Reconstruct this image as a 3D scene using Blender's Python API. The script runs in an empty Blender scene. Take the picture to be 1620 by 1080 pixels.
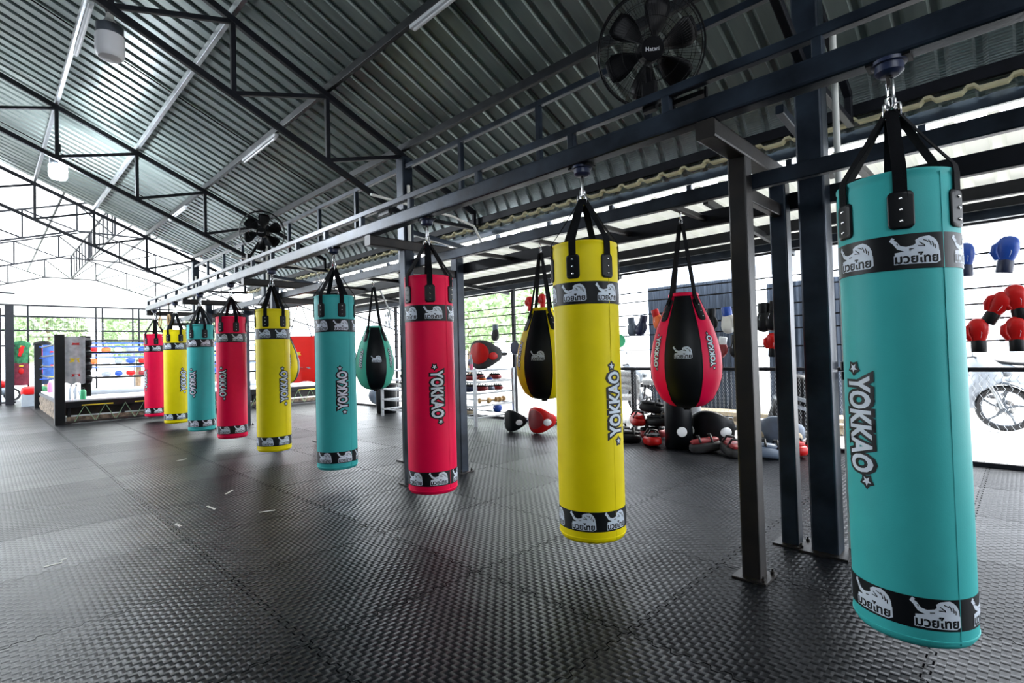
import bpy, bmesh, math, random
from math import sin, cos, pi, atan2, radians, hypot, sqrt
from mathutils import Vector, Matrix, Euler
random.seed(7)
C = bpy.context.scene.collection
sc = bpy.context.scene

# ------------------------------------------------------------------ camera
cam = bpy.data.objects.new('camera', bpy.data.cameras.new('camera'))
C.objects.link(cam)
cam.data.sensor_width = 36; cam.data.lens = 18.379; cam.data.clip_end = 500; cam.data.clip_start = .05
_r = Vector((0.702159, -0.711482, -0.027687)); _u = Vector((0.004115, -0.03483, 0.999385)); _f = Vector((0.712008, 0.701841, 0.021528))
cam.matrix_world = Matrix(((_r.x, _u.x, -_f.x, 0), (_r.y, _u.y, -_f.y, 0), (_r.z, _u.z, -_f.z, 1.2613), (0, 0, 0, 1)))
sc.camera = cam
# ------------------------------------------------------------------ sky, sun, exposure
w = bpy.data.worlds.new('sky'); sc.world = w; w.use_nodes = True
wn = w.node_tree
bg = wn.nodes['Background']; bg.inputs[1].default_value = 3.2
tc = wn.nodes.new('ShaderNodeTexCoord'); sp = wn.nodes.new('ShaderNodeSeparateXYZ'); rp = wn.nodes.new('ShaderNodeValToRGB')
wn.links.new(tc.outputs['Generated'], sp.inputs[0]); wn.links.new(sp.outputs[2], rp.inputs[0]); wn.links.new(rp.outputs[0], bg.inputs[0])
rp.color_ramp.elements[0].color = (.80, .86, .95, 1); rp.color_ramp.elements[1].color = (.90, .95, 1, 1)
sun = bpy.data.objects.new('sun', bpy.data.lights.new('sun', 'SUN')); C.objects.link(sun)
sun.data.energy = 3; sun.data.angle = radians(12); sun.data.color = (1, .97, .92)
sun.rotation_euler = Vector((-.8, .3, -1)).to_track_quat('-Z', 'Y').to_euler()
sc.view_settings.view_transform = 'Standard'; sc.view_settings.look = 'None'
sc.view_settings.exposure = 1.42; sc.view_settings.gamma = 1; sc.view_settings.use_curve_mapping = False
sc.cycles.max_bounces = 8; sc.cycles.diffuse_bounces = 5; sc.cycles.transparent_max_bounces = 12
sc.cycles.sample_clamp_indirect = 6

# ------------------------------------------------------------------ materials
M = {}
def mat(n, col, rough=.5, metal=0., var=0., scale=8., col2=None, bump=0., bscale=60., spec=.5, emit=None, stretch=None):
    m = bpy.data.materials.new(n); m.use_nodes = True; t = m.node_tree; b = t.nodes['Principled BSDF']
    b.inputs['Roughness'].default_value = rough; b.inputs['Metallic'].default_value = metal
    b.inputs['Specular IOR Level'].default_value = spec
    co = t.nodes.new('ShaderNodeTexCoord'); src = co.outputs['Object']
    if stretch:
        mp = t.nodes.new('ShaderNodeMapping'); mp.inputs['Scale'].default_value = stretch
        t.links.new(src, mp.inputs[0]); src = mp.outputs[0]
    nz = t.nodes.new('ShaderNodeTexNoise'); nz.inputs['Scale'].default_value = scale; nz.inputs['Detail'].default_value = 5
    t.links.new(src, nz.inputs['Vector'])
    r = t.nodes.new('ShaderNodeValToRGB'); t.links.new(nz.outputs[0], r.inputs[0])
    if col2 is None: col2 = tuple(min(1, c * (1 + var)) for c in col); c1 = tuple(c * (1 - var) for c in col)
    else: c1 = col
    r.color_ramp.elements[0].position = .35; r.color_ramp.elements[1].position = .65
    r.color_ramp.elements[0].color = (*c1, 1); r.color_ramp.elements[1].color = (*col2, 1)
    t.links.new(r.outputs[0], b.inputs['Base Color'])
    if bump:
        n2 = t.nodes.new('ShaderNodeTexNoise'); n2.inputs['Scale'].default_value = bscale
        t.links.new(src, n2.inputs['Vector'])
        bp = t.nodes.new('ShaderNodeBump'); bp.inputs['Strength'].default_value = bump; bp.inputs['Distance'].default_value = .01
        t.links.new(n2.outputs[0], bp.inputs['Height']); t.links.new(bp.outputs[0], b.inputs['Normal'])
    if emit: b.inputs['Emission Color'].default_value = (*emit[0], 1); b.inputs['Emission Strength'].default_value = emit[1]
    M[n] = m; return m
mat('steel', (.007, .011, .018), .33, .3, scale=4, col2=(.028, .040, .060), bump=.08, spec=.4)
mat('brown_steel', (.008, .007, .007), .42, .2, scale=6, col2=(.024, .018, .015), bump=.1)
mat('truss_paint', (.007, .008, .012), .5, .0, var=.25, spec=.25)
mat('dark_purlin', (.016, .018, .021), .45, .2, var=.3, spec=.3)
mat('galvanised', (.42, .44, .46), .35, .8, var=.15)
mat('chrome', (.62, .62, .62), .2, 1., var=.05)
mat('roof_sheet', (.23, .28, .265), .36, .45, scale=1.2, col2=(.33, .385, .36), stretch=(1, 6, 1))
mat('foil_sheet', (.30, .345, .34), .36, .6, var=.12)
mat('foam', (.62, .57, .36), .8, var=.12)
mat('pink', (.80, .001, .060), .5, spec=.18, var=.03, bump=.05, bscale=200)
mat('yellow', (.82, .66, .001), .5, spec=.18, var=.03, bump=.05, bscale=200)
mat('turquoise', (.045, .42, .41), .5, spec=.2, var=.03, bump=.05, bscale=200)
mat('mint', (.09, .52, .37), .5, spec=.2, var=.03)
mat('black_vinyl', (.004, .005, .0065), .42, var=.2, spec=.22)
mat('webbing', (.004, .0045, .006), .85, spec=.15, var=.3, bump=.4, bscale=400)
mat('emblem_white', (.62, .68, .76), .5, var=.05)
mat('white', (.78, .80, .82), .5, var=.04)
mat('grey_fabric', (.42, .43, .45), .8, var=.2)
mat('blue_fabric', (.03, .09, .30), .7, var=.2)
mat('green_fabric', (.015, .12, .05), .8, var=.5, scale=12)
mat('maroon_fabric', (.15, .012, .03), .8, var=.3)
mat('red', (.45, .006, .006), .38, spec=.3, var=.08)
mat('dark_red', (.22, .014, .018), .45, var=.15)
mat('orange', (.75, .13, .02), .5, var=.1)
mat('blue', (.015, .07, .38), .35, var=.1)
mat('navy', (.012, .02, .06), .4, var=.2)
mat('slate', (.09, .12, .17), .45, var=.15)
mat('dark_rubber', (.02, .02, .022), .7, var=.3)
mat('black_plastic', (.003, .003, .004), .45, var=.2, spec=.18)
mat('pvc', (.70, .70, .66), .4, var=.05)
mat('lamp_white', (.85, .85, .87), .4)
mat('lamp_lit', (.9, .9, .95), .4, emit=((.85, .92, 1), 260))
mat('pale_plastic', (.26, .29, .33), .3, var=.06)
mat('silver_plastic', (.10, .115, .135), .3, .1, var=.1)
mat('concrete', (.46, .45, .43), .85, var=.08, scale=2)
mat('wood', (.45, .27, .10), .5, var=.2)
mat('wicker', (.42, .42, .42), .7, var=.3, scale=60)
mat('tan', (.52, .43, .30), .8, var=.2)
mat('green_plastic', (.05, .45, .20), .35)
mat('pink_plastic', (.8, .15, .3), .4)
mat('tape_white', (.72, .70, .64), .6, var=.08)
mat('canvas', (.55, .57, .60), .7, var=.08)
mat('grey_roll', (.25, .27, .30), .7, var=.08)
mat('cargo_net', (.26, .20, .14), .85, scale=14, col2=(.06, .045, .035), bump=.6, bscale=30)
mat('leaf', (.34, .46, .24), .7, scale=3, col2=(.55, .66, .45))
mat('bark', (.16, .11, .07), .9, var=.3)
mat('wall_white', (.80, .82, .84), .8, var=.02)
mat('dark_cladding', (.045, .060, .085), .4, .5, var=.35, stretch=(1, 9, .4))
mat('light_cladding', (.50, .56, .66), .5, .2, var=.15)
mat('yellow_trim', (.72, .55, .03), .5)
mat('cord_green', (.22, .36, .22), .7)
mat('purple_fabric', (.06, .03, .10), .7)
def translucent(n, col, f):
    m = bpy.data.materials.new(n); m.use_nodes = True; t = m.node_tree; b = t.nodes['Principled BSDF']; out = t.nodes['Material Output']
    b.inputs['Base Color'].default_value = (*col, 1); b.inputs['Roughness'].default_value = .5
    tr = t.nodes.new('ShaderNodeBsdfTranslucent'); tr.inputs[0].default_value = (*col, 1)
    mx = t.nodes.new('ShaderNodeMixShader'); mx.inputs[0].default_value = f
    t.links.new(b.outputs[0], mx.inputs[1]); t.links.new(tr.outputs[0], mx.inputs[2]); t.links.new(mx.outputs[0], out.inputs[0]); M[n] = m
translucent('skylight_sheet', (.93, .94, .92), .75)
translucent('lean_to_sheet', (.62, .62, .56), .13)
translucent('thin_cloth', (.72, .03, .02), .4)
def glass(n, col):
    m = bpy.data.materials.new(n); m.use_nodes = True; b = m.node_tree.nodes['Principled BSDF']
    b.inputs['Base Color'].default_value = (*col, 1); b.inputs['Roughness'].default_value = .05
    b.inputs['Transmission Weight'].default_value = 1; b.inputs['IOR'].default_value = 1.1; M[n] = m
glass('clear_plastic', (.95, .97, 1))

def mat_foil():
    t = M['foil_sheet'].node_tree; b = t.nodes['Principled BSDF']; wv = t.nodes.new('ShaderNodeTexWave'); wv.bands_direction = 'Z'; wv.inputs['Scale'].default_value = 20
    co = t.nodes.new('ShaderNodeTexCoord'); t.links.new(co.outputs['Object'], wv.inputs[0])
    bp = t.nodes.new('ShaderNodeBump'); bp.inputs['Strength'].default_value = .4; bp.inputs['Distance'].default_value = .006; t.links.new(wv.outputs[1], bp.inputs['Height']); t.links.new(bp.outputs[0], b.inputs['Normal'])
mat_foil()
def mat_floor():
    m = bpy.data.materials.new('foam_mat'); m.use_nodes = True; t = m.node_tree; N = t.nodes; L = t.links; b = N['Principled BSDF']
    co = N.new('ShaderNodeTexCoord'); s = N.new('ShaderNodeSeparateXYZ'); L.new(co.outputs['Object'], s.inputs[0])
    def mth(op, a, c=None, d=None):
        n = N.new('ShaderNodeMath'); n.operation = op
        for i, v in enumerate((a, c, d)):
            if v is None: continue
            if isinstance(v, (int, float)): n.inputs[i].default_value = v
            else: L.new(v, n.inputs[i])
        return n.outputs[0]
    X, Y = s.outputs[0], s.outputs[1]
    # woven relief: little cushions, alternately lying along x and along y
    cs = .030
    fx = mth('FRACT', mth('DIVIDE', X, cs)); fy = mth('FRACT', mth('DIVIDE', Y, cs))
    par = mth('ABSOLUTE', mth('SUBTRACT', mth('MODULO', mth('FLOOR', mth('DIVIDE', mth('ADD', X, 40.), cs)), 2.), mth('MODULO', mth('FLOOR', mth('DIVIDE', mth('ADD', Y, 40.02), cs)), 2.)))
    fx = mth('FRACT', mth('DIVIDE', mth('ADD', X, 40.), cs)); fy = mth('FRACT', mth('DIVIDE', mth('ADD', Y, 40.02), cs))
    hx = mth('SINE', mth('MULTIPLY', fx, pi)); hy = mth('SINE', mth('MULTIPLY', fy, pi))
    ha = mth('POWER', hx, 1.2); hb = mth('POWER', hy, 1.2)
    A = mth('MULTIPLY', ha, par); B = mth('MULTIPLY', hb, mth('SUBTRACT', 1., par))
    H = mth('ADD', A, B)
    # jigsaw seams, 1 m mats
    def seam(U, V, off, amp=.013):
        wv = mth('SINE', mth('MULTIPLY', V, 2 * pi / .085))
        sq = mth('MULTIPLY', mth('MINIMUM', mth('MAXIMUM', mth('MULTIPLY', wv, 2.2), -1.), 1.), amp)
        d = mth('SUBTRACT', mth('FRACT', mth('ADD', mth('SUBTRACT', mth('SUBTRACT', U, off), sq), 40.5)), .5)
        return mth('ABSOLUTE', d)
    d1 = seam(X, Y, 2.012 - 2); d2 = seam(Y, X, .32)
    dm = mth('MINIMUM', d1, d2)
    gap = mth('LESS_THAN', dm, .0038)
    nearseam = mth('LESS_THAN', dm, .009)
    sm = mth('MINIMUM', mth('DIVIDE', dm, .004), 1.)
    nz = N.new('ShaderNodeTexNoise'); nz.inputs['Scale'].default_value = 1.3; nz.inputs['Detail'].default_value = 6; L.new(co.outputs['Object'], nz.inputs['Vector'])
    r = N.new('ShaderNodeValToRGB'); L.new(nz.outputs[0], r.inputs[0])
    r.color_ramp.elements[0].position = .35; r.color_ramp.elements[1].position = .72
    r.color_ramp.elements[0].color = (.0045, .0053, .0072, 1); r.color_ramp.elements[1].color = (.0115, .0125, .015, 1)
    # scuffed worn patches
    n2 = N.new('ShaderNodeTexNoise'); n2.inputs['Scale'].default_value = .8; n2.inputs['Detail'].default_value = 3
    mp = N.new('ShaderNodeMapping'); mp.inputs['Scale'].default_value = (1.2, .55, 1); mp.inputs['Location'].default_value = (3.1, 1.7, 0)
    L.new(co.outputs['Object'], mp.inputs[0]); L.new(mp.outputs[0], n2.inputs['Vector'])
    wr = N.new('ShaderNodeMapRange'); wr.inputs[1].default_value = .66; wr.inputs[2].default_value = .74; wr.inputs[4].default_value = .5; L.new(n2.outputs[0], wr.inputs[0])
    mx = N.new('ShaderNodeMix'); mx.data_type = 'RGBA'; L.new(wr.outputs[0], mx.inputs[0]); L.new(r.outputs[0], mx.inputs[6]); mx.inputs[7].default_value = (.06, .06, .058, 1)
    mg = N.new('ShaderNodeMix'); mg.data_type = 'RGBA'; L.new(gap, mg.inputs[0]); L.new(mx.outputs[2], mg.inputs[6]); mg.inputs[7].default_value = (.008, .008, .009, 1)
    cx = N.new('ShaderNodeCombineXYZ'); L.new(mth('FLOOR', mth('SUBTRACT', X, .012)), cx.inputs[0]); L.new(mth('FLOOR', mth('SUBTRACT', Y, .32)), cx.inputs[1])
    wn_ = N.new('ShaderNodeTexWhiteNoise'); wn_.noise_dimensions = '2D'; L.new(cx.outputs[0], wn_.inputs['Vector'])
    tone = mth('ADD', mth('MULTIPLY', wn_.outputs[0], .45), .75)
    vm = N.new('ShaderNodeVectorMath'); vm.operation = 'SCALE'; L.new(mg.outputs[2], vm.inputs[0]); L.new(tone, vm.inputs['Scale'])
    L.new(vm.outputs[0], b.inputs['Base Color'])
    # mats are laid a touch unevenly: slow swell
    n3 = N.new('ShaderNodeTexNoise'); n3.inputs['Scale'].default_value = 1.6; n3.inputs['Detail'].default_value = 1; L.new(co.outputs['Object'], n3.inputs['Vector'])
    Ht = mth('ADD', mth('ADD', mth('MULTIPLY', mth('MULTIPLY', H, mth('SUBTRACT', 1., nearseam)), .0022), mth('MULTIPLY', sm, .006)), mth('MULTIPLY', n3.outputs[0], .022))
    bp = N.new('ShaderNodeBump'); bp.inputs['Strength'].default_value = .9; bp.inputs['Distance'].default_value = 1.; L.new(Ht, bp.inputs['Height'])
    L.new(bp.outputs[0], b.inputs['Normal'])
    b.inputs['Roughness'].default_value = .36
    L.new(mth('MULTIPLY', mth('MULTIPLY', mth('POWER', tone, 1.5), .11), mth('SUBTRACT', 1., gap)), b.inputs['Specular IOR Level'])
    M['foam_mat'] = m
mat_floor()
def mat_chain():
    pass

# ------------------------------------------------------------------ mesh builder
class MB:
    def __init__(s): s.v = []; s.f = []; s.m = []; s.ci = 0; s.flat = False; s.soft = False
    def add(s, vs, fs, m=None):
        o = len(s.v); s.v += [tuple(v) for v in vs]; k = s.ci if m is None else m
        for f in fs: s.f.append(tuple(i + o for i in f)); s.m.append(k)
        return s
    def box(s, a, b, m=None):
        x0, y0, z0 = a; x1, y1, z1 = b
        return s.add([(x, y, z) for x in (x0, x1) for y in (y0, y1) for z in (z0, z1)],
                     [(0, 1, 3, 2), (4, 6, 7, 5), (0, 4, 5, 1), (2, 3, 7, 6), (0, 2, 6, 4), (1, 5, 7, 3)], m)
    def bar(s, p0, p1, w, h=None, up=(0, 0, 1), r=None, m=None):
        """rounded box-section bar; w across, h along up"""
        s.flat = True; h = w if h is None else h; p0 = Vector(p0); p1 = Vector(p1); d = (p1 - p0).normalized(); up = Vector(up)
        if abs(d.dot(up)) > .95: up = Vector((1, 0, 0))
        sd = d.cross(up).normalized(); u = sd.cross(d).normalized()
        r = min(w, h) * .12 if r is None else r
        pr = []
        if r > 0:
            for cx, cy, a0 in ((1, 1, 0), (-1, 1, 90), (-1, -1, 180), (1, -1, 270)):
                for k in (0, 1, 2):
                    a = radians(a0 + k * 45); pr.append((cx * (w / 2 - r) + r * cos(a), cy * (h / 2 - r) + r * sin(a)))
        else: pr = [(w / 2, h / 2), (-w / 2, h / 2), (-w / 2, -h / 2), (w / 2, -h / 2)]
        n = len(pr); vs = [p + sd * x + u * y for p in (p0, p1) for x, y in pr]
        fs = [(i, (i + 1) % n, n + (i + 1) % n, n + i) for i in range(n)] + [tuple(range(n))[::-1], tuple(range(n, 2 * n))]
        return s.add(vs, fs, m)
    def tube(s, pts, r, n=8, m=None, closed=False, caps=True):
        pts = [Vector(p) for p in pts]; N = len(pts); rs = r if isinstance(r, (list, tuple)) else [r] * N
        vs = []; prev = None
        for i, p in enumerate(pts):
            a = pts[i - 1] if (i or closed) else p; b = pts[(i + 1) % N] if (i < N - 1 or closed) else p
            d = (b - a).normalized()
            if prev is None:
                prev = d.cross(Vector((0, 0, 1)))
                if prev.length < .1: prev = d.cross(Vector((1, 0, 0)))
            prev = (prev - d * prev.dot(d)).normalized(); q = d.cross(prev)
            vs += [p + (prev * cos(2 * pi * k / n) + q * sin(2 * pi * k / n)) * rs[i] for k in range(n)]
        fs = [(i * n + k, i * n + (k + 1) % n, (i + 1) * n + (k + 1) % n, (i + 1) * n + k) for i in range(N - 1) for k in range(n)]
        if closed: fs += [((N - 1) * n + k, (N - 1) * n + (k + 1) % n, (k + 1) % n, k) for k in range(n)]
        elif caps: fs += [tuple(range(n))[::-1], tuple((N - 1) * n + k for k in range(n))]
        return s.add(vs, fs, m)
    def rings(s, rs, m=None, caps=True):
        """loft closed rings of equal length"""
        n = len(rs[0]); vs = [p for r in rs for p in r]
        fs = [(i * n + k, i * n + (k + 1) % n, (i + 1) * n + (k + 1) % n, (i + 1) * n + k) for i in range(len(rs) - 1) for k in range(n)]
        if caps: fs += [tuple(range(n))[::-1], tuple((len(rs) - 1) * n + k for k in range(n))]
        return s.add(vs, fs, m)
    def lathe(s, prof, n=24, c=(0, 0, 0), axis=None, m=None, caps=True, mf=None, closed=False):
        """prof: (r, z) list"""
        A = Matrix.Identity(3) if axis is None else Vector(axis).to_track_quat('Z', 'Y').to_matrix()
        c = Vector(c); o = len(s.v)
        vs = [c + A @ Vector((r * cos(2 * pi * k / n), r * sin(2 * pi * k / n), z)) for r, z in prof for k in range(n)]
        for i in range(len(prof) - 1 + (1 if closed else 0)):
            j = (i + 1) % len(prof)
            for k in range(n):
                s.f.append((o + i * n + k, o + i * n + (k + 1) % n, o + j * n + (k + 1) % n, o + j * n + k))
                s.m.append(mf(i, k) if mf else (s.ci if m is None else m))
        s.v += [tuple(v) for v in vs]
        if caps and not closed:
            s.f.append(tuple(o + k for k in range(n))[::-1]); s.m.append(s.ci if m is None else m)
            s.f.append(tuple(o + (len(prof) - 1) * n + k for k in range(n))); s.m.append(s.ci if m is None else m)
        return s
    def ell(s, c, rx, ry, rz, n=14, k=9, R=None, m=None, pw=1.):
        c = Vector(c); vs = []
        def sg(v): return math.copysign(abs(v) ** pw, v)
        for i in range(k + 1):
            a = -pi / 2 + pi * i / k; ca = max(cos(a), .02) ** pw
            for j in range(n):
                b = 2 * pi * j / n; p = Vector((rx * ca * sg(cos(b)), ry * ca * sg(sin(b)), rz * sg(sin(a))))
                vs.append(c + (R @ p if R else p))
        fs = [(i * n + j, i * n + (j + 1) % n, (i + 1) * n + (j + 1) % n, (i + 1) * n + j) for i in range(k) for j in range(n)] + [tuple(range(n))[::-1], tuple(k * n + j for j in range(n))]
        return s.add(vs, fs, m)
    def prism(s, poly, d0, d1, fr=None, m=None):
        """poly in local (x,y), extruded in local z from d0 to d1; fr(x,y,z)->world"""
        fr = fr or (lambda x, y, z: (x, y, z)); n = len(poly)
        vs = [fr(x, y, d) for d in (d0, d1) for x, y in poly]
        return s.add(vs, [(i, (i + 1) % n, n + (i + 1) % n, n + i) for i in range(n)] + [tuple(range(n))[::-1], tuple(range(n, 2 * n))], m)
    def build(s, name, mats, parent=None, loc=None, ang=35, fix=True):
        if s.flat and ang: ang = 17
        me = bpy.data.meshes.new(name); me.from_pydata(s.v, [], s.f)
        ms = mats if isinstance(mats, (list, tuple)) else [mats]
        for x in ms: me.materials.append(M[x] if isinstance(x, str) else x)
        if len(ms) > 1: me.polygons.foreach_set('material_index', s.m)
        if fix:
            b = bmesh.new(); b.from_mesh(me); bmesh.ops.recalc_face_normals(b, faces=b.faces); b.to_mesh(me); b.free()
        if ang:
            me.shade_smooth(); me.set_sharp_from_angle(angle=radians(ang))
        o = bpy.data.objects.new(name, me); C.objects.link(o)
        if parent: o.parent = parent
        if loc is not None: o.location = loc
        return o
def thing(name, label, cat, loc=(0, 0, 0), rz=0, group=None):
    o = bpy.data.objects.new(name, None); C.objects.link(o); o.empty_display_size = .1
    o.location = loc; o.rotation_euler = (0, 0, rz); o['label'] = label; o['category'] = cat
    if group: o['group'] = group
    return o
def tag(o, label, cat, group=None, kind=None):
    o['label'] = label; o['category'] = cat
    if group: o['group'] = group
    if kind: o['kind'] = kind
    return o
def struct(o): o['kind'] = 'structure'; return o
def copy_tree(o, parent=None):
    c = o.copy(); C.objects.link(c); c.parent = parent
    for ch in list(o.children): copy_tree(ch, c)
    return c
def dup(o, loc, rz=None, label=None):
    c = copy_tree(o); c.location = loc
    if rz is not None: c.rotation_euler = (c.rotation_euler[0], c.rotation_euler[1], rz)
    if label: c['label'] = label
    return c

# ------------------------------------------------------------------ flat artwork, bent onto bags
_txt = {}
def text2d(s, off):
    if (s, off) not in _txt:
        c = bpy.data.curves.new('t', 'FONT'); c.body = s; c.offset = off; c.resolution_u = 3
        o = bpy.data.objects.new('t', c); C.objects.link(o); bpy.context.view_layer.update()
        me = bpy.data.meshes.new_from_object(o.evaluated_get(bpy.context.evaluated_depsgraph_get()))
        _txt[(s, off)] = ([(v.co.x, v.co.y) for v in me.vertices], [tuple(p.vertices) for p in me.polygons])
        bpy.data.objects.remove(o); bpy.data.curves.remove(c); bpy.data.meshes.remove(me)
    return _txt[(s, off)]
def star2d(r, r2=None):
    r2 = r2 or r * .42
    return [((r if k % 2 == 0 else r2) * sin(k * pi / 5), (r if k % 2 == 0 else r2) * cos(k * pi / 5)) for k in range(10)]
class Art:
    """layers of 2-D faces (u, v, height, material)"""
    def __init__(s): s.parts = []
    def poly(s, p, h, m): s.parts.append(([tuple(q) for q in p], [tuple(range(len(p)))], h, m))
    def stroke(s, pts, w, h, m):
        ws = w if isinstance(w, list) else [w] * len(pts); L = []; R = []
        for i, (x, y) in enumerate(pts):
            a = pts[max(i - 1, 0)]; b = pts[min(i + 1, len(pts) - 1)]; dx, dy = b[0] - a[0], b[1] - a[1]; l = hypot(dx, dy) or 1
            L.append((x - dy / l * ws[i] / 2, y + dx / l * ws[i] / 2)); R.append((x + dy / l * ws[i] / 2, y - dx / l * ws[i] / 2))
        n = len(pts); s.parts.append((L + R, [(i, i + 1, n + i + 1, n + i) for i in range(n - 1)], h, m))
    def text(s, t, off, x, y, sx, sy, h, m):
        v, f = text2d(t, off); s.parts.append(([(x + a * sx, y + b * sy) for a, b in v], f, h, m))
    def apply(s, mb, fn, cut=.012):
        """fn(u, v, h) -> 3-D point"""
        for vs, fs, h, m in s.parts:
            b = bmesh.new(); bv = [b.verts.new((x, y, 0)) for x, y in vs]
            for f in fs:
                try: b.faces.new([bv[i] for i in f])
                except ValueError: pass
            if cut:
                lo = min(x for x, y in vs); hi = max(x for x, y in vs); k = math.floor(lo / cut) + 1
                while k * cut < hi:
                    bmesh.ops.bisect_plane(b, geom=b.verts[:] + b.edges[:] + b.faces[:], plane_co=(k * cut, 0, 0), plane_no=(1, 0, 0)); k += 1
            bmesh.ops.triangulate(b, faces=b.faces[:])
            b.verts.index_update()
            mb.add([fn(v.co.x, v.co.y, h) for v in b.verts], [tuple(v.index for v in f.verts) for f in b.faces], m)
            b.free()
def brand_art(L, H, md, ml, h0=.0008, stars=True):
    """block lettering with dark edge and a star at each end; runs along +v"""
    a = Art(); tx, ty = L / 4.18, H / .70
    def T(off, h, m):
        v, f = text2d('YOKKAO', off); a.parts.append(([(-(y * ty - H / 2), x * tx - L / 2) for x, y in v], f, h, m))
    T(.145, h0, md); T(.035, h0 + .0007, ml)
    if stars:
        for sg in (-1, 1):
            c = sg * (L / 2 + H * .36); du = -.22 * H * sg
            a.poly([(x + du, y + c) for x, y in star2d(H * .34, H * .23)], h0, md); a.poly([(x + du, y + c) for x, y in star2d(H * .21)], h0 + .0007, ml)
    return a
def emblem_art(W, h0=.0008, mw=1, mk=0):
    """pale crouching big cat with curled tail above a plate of Thai lettering"""
    a = Art(); k = W
    a.stroke([(-.46 * k, .36 * k), (-.50 * k, .30 * k), (-.44 * k, .25 * k), (-.36 * k, .12 * k), (-.22 * k, .06 * k), (-.02 * k, .08 * k)], [.07 * k, .09 * k, .09 * k, .10 * k, .12 * k, .16 * k], h0, mw)
    a.poly([(-.25 * k, -.02 * k), (.48 * k, -.02 * k), (.47 * k, .12 * k), (.42 * k, .24 * k), (.35 * k, .31 * k), (.26 * k, .36 * k), (.16 * k, .35 * k), (.06 * k, .33 * k), (-.03 * k, .27 * k), (-.02 * k, .19 * k), (-.10 * k, .12 * k), (-.25 * k, .09 * k)][::-1], h0, mw)
    a.poly([(-.44 * k, -.29 * k), (.40 * k, -.31 * k), (.50 * k, -.25 * k), (.49 * k, .0 * k), (-.20 * k, .02 * k), (-.44 * k, -.01 * k)], h0 + .0002, mw)
    for x, y, l, s in ((.05, .22, .10, -.8), (.13, .27, .12, -.5), (.24, .26, .15, -1.2), (.32, .22, .14, -1.4), (.02, .13, .14, -.1), (.38, .14, .10, -1.5), (.12, .17, .08, -1.), (-.16, .06, .10, .1), (-.40, .22, .05, -1.2)):
        a.stroke([(x * k, y * k), ((x + l * cos(s) * .5 + .01) * k, (y + l * sin(s) * .5) * k), ((x + l * cos(s)) * k, (y + l * sin(s)) * k)], .022 * k, h0 + .0006, mk)
    a.text('\u0e21\u0e27\u0e22\u0e44\u0e17\u0e22', .10, -.46 * k, -.27 * k, .92 * k / 3.2, .24 * k / .82, h0 + .0004, mw)
    a.text('\u0e21\u0e27\u0e22\u0e44\u0e17\u0e22', .035, -.46 * k, -.27 * k, .92 * k / 3.2, .24 * k / .82, h0 + .0008, mk)
    return a

# ------------------------------------------------------------------ ground, floor
mb = MB(); mb.add([(-9, -5, 0), (7.0, -5, 0), (7.0, 32, 0), (-9, 32, 0)], [(0, 1, 2, 3)]); fl = mb.build('floor', 'foam_mat', ang=0); struct(fl)
mb = MB()
for a, b in (((7, -30), (70, 75)), ((-60, 32), (7, 75)), ((-60, -30), (7, -5)), ((-60, -5), (-9, 32))):
    mb.add([(a[0], a[1], -.012), (b[0], a[1], -.012), (b[0], b[1], -.012), (a[0], b[1], -.012)], [(0, 1, 2, 3)])
g = mb.build('ground', 'concrete', ang=0); struct(g); g.name = 'floor_outside'

mb = MB(); mb.box((-9.2, -5, 0), (-9.05, 14.4, 4.2)); struct(mb.build('wall_left_light_block', 'dark_cladding', ang=0))  # unseen wall, added to block sky light from the left
mb = MB(); mb.box((-9.2, -5.15, 0), (3.2, -5, 4.2)); struct(mb.build('wall_back_light_block', 'dark_cladding', ang=0))  # unseen part-width wall added behind the camera to cut the fill light
# ------------------------------------------------------------------ roofs
def zc(x): return 3.72 - .445 * (x - 3.565)        # top chord height of the main hall trusses
def corr(y0, y1, path, pitch=.2, rib=.05, h=.028, up=1):
    """trapezoid sheet: ribs run along path (list of x,z), repeats along y"""
    ys = []; y = y0
    while y < y1:
        ys += [(y, 0), (y + pitch - rib - .03, 0), (y + pitch - rib, h), (y + pitch - .015, h)]; y += pitch
    ys.append((min(y, y1), 0))
    nrm = []
    for i in range(len(path)):
        a = path[max(i - 1, 0)]; b = path[min(i + 1, len(path) - 1)]; dx, dz = b[0] - a[0], b[1] - a[1]; l = hypot(dx, dz); nrm.append((-dz / l * up, dx / l * up))
    vs = [(px + nx * d, yy, pz + nz_ * d) for (px, pz), (nx, nz_) in zip(path, nrm) for yy, d in ys]
    n = len(ys); fs = [(i * n + j, i * n + j + 1, (i + 1) * n + j + 1, (i + 1) * n + j) for i in range(len(path) - 1) for j in range(n - 1)]
    m = MB(); m.add(vs, fs); return m
TY = [.93, 5.35, 9.80, 14.25]
RO = .14                                             # sheet lies this far above the chord line
path = [(-3.2, zc(-3.2) + RO), (-1, zc(-1) + RO), (1.7, zc(1.7) + RO), (4.6, zc(4.6) + RO)]
x0, z0 = path[-1]; th0 = math.atan(.445); R_ = .50
for k in range(1, 11):
    th = th0 + (radians(88) - th0) * k / 10
    path.append((x0 + R_ * (sin(th) - sin(th0)), z0 - R_ * (cos(th0) - cos(th))))
EX, EZ = path[-1]
o = corr(-5.2, 14.35, path[:4]).build('ceiling', 'roof_sheet', ang=25, fix=False); struct(o); o.name = 'ceiling'
o = corr(-5.2, 14.35, path[3:]).build('ceiling', 'foil_sheet', ang=25, fix=False); struct(o)
o = corr(-5.2, 14.35, [(-3.2, zc(-3.2) + RO), (-9, zc(-3.2) + RO - 5.8 * .445)], up=-1).build('ceiling', 'roof_sheet', ang=25, fix=False); struct(o)

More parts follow.
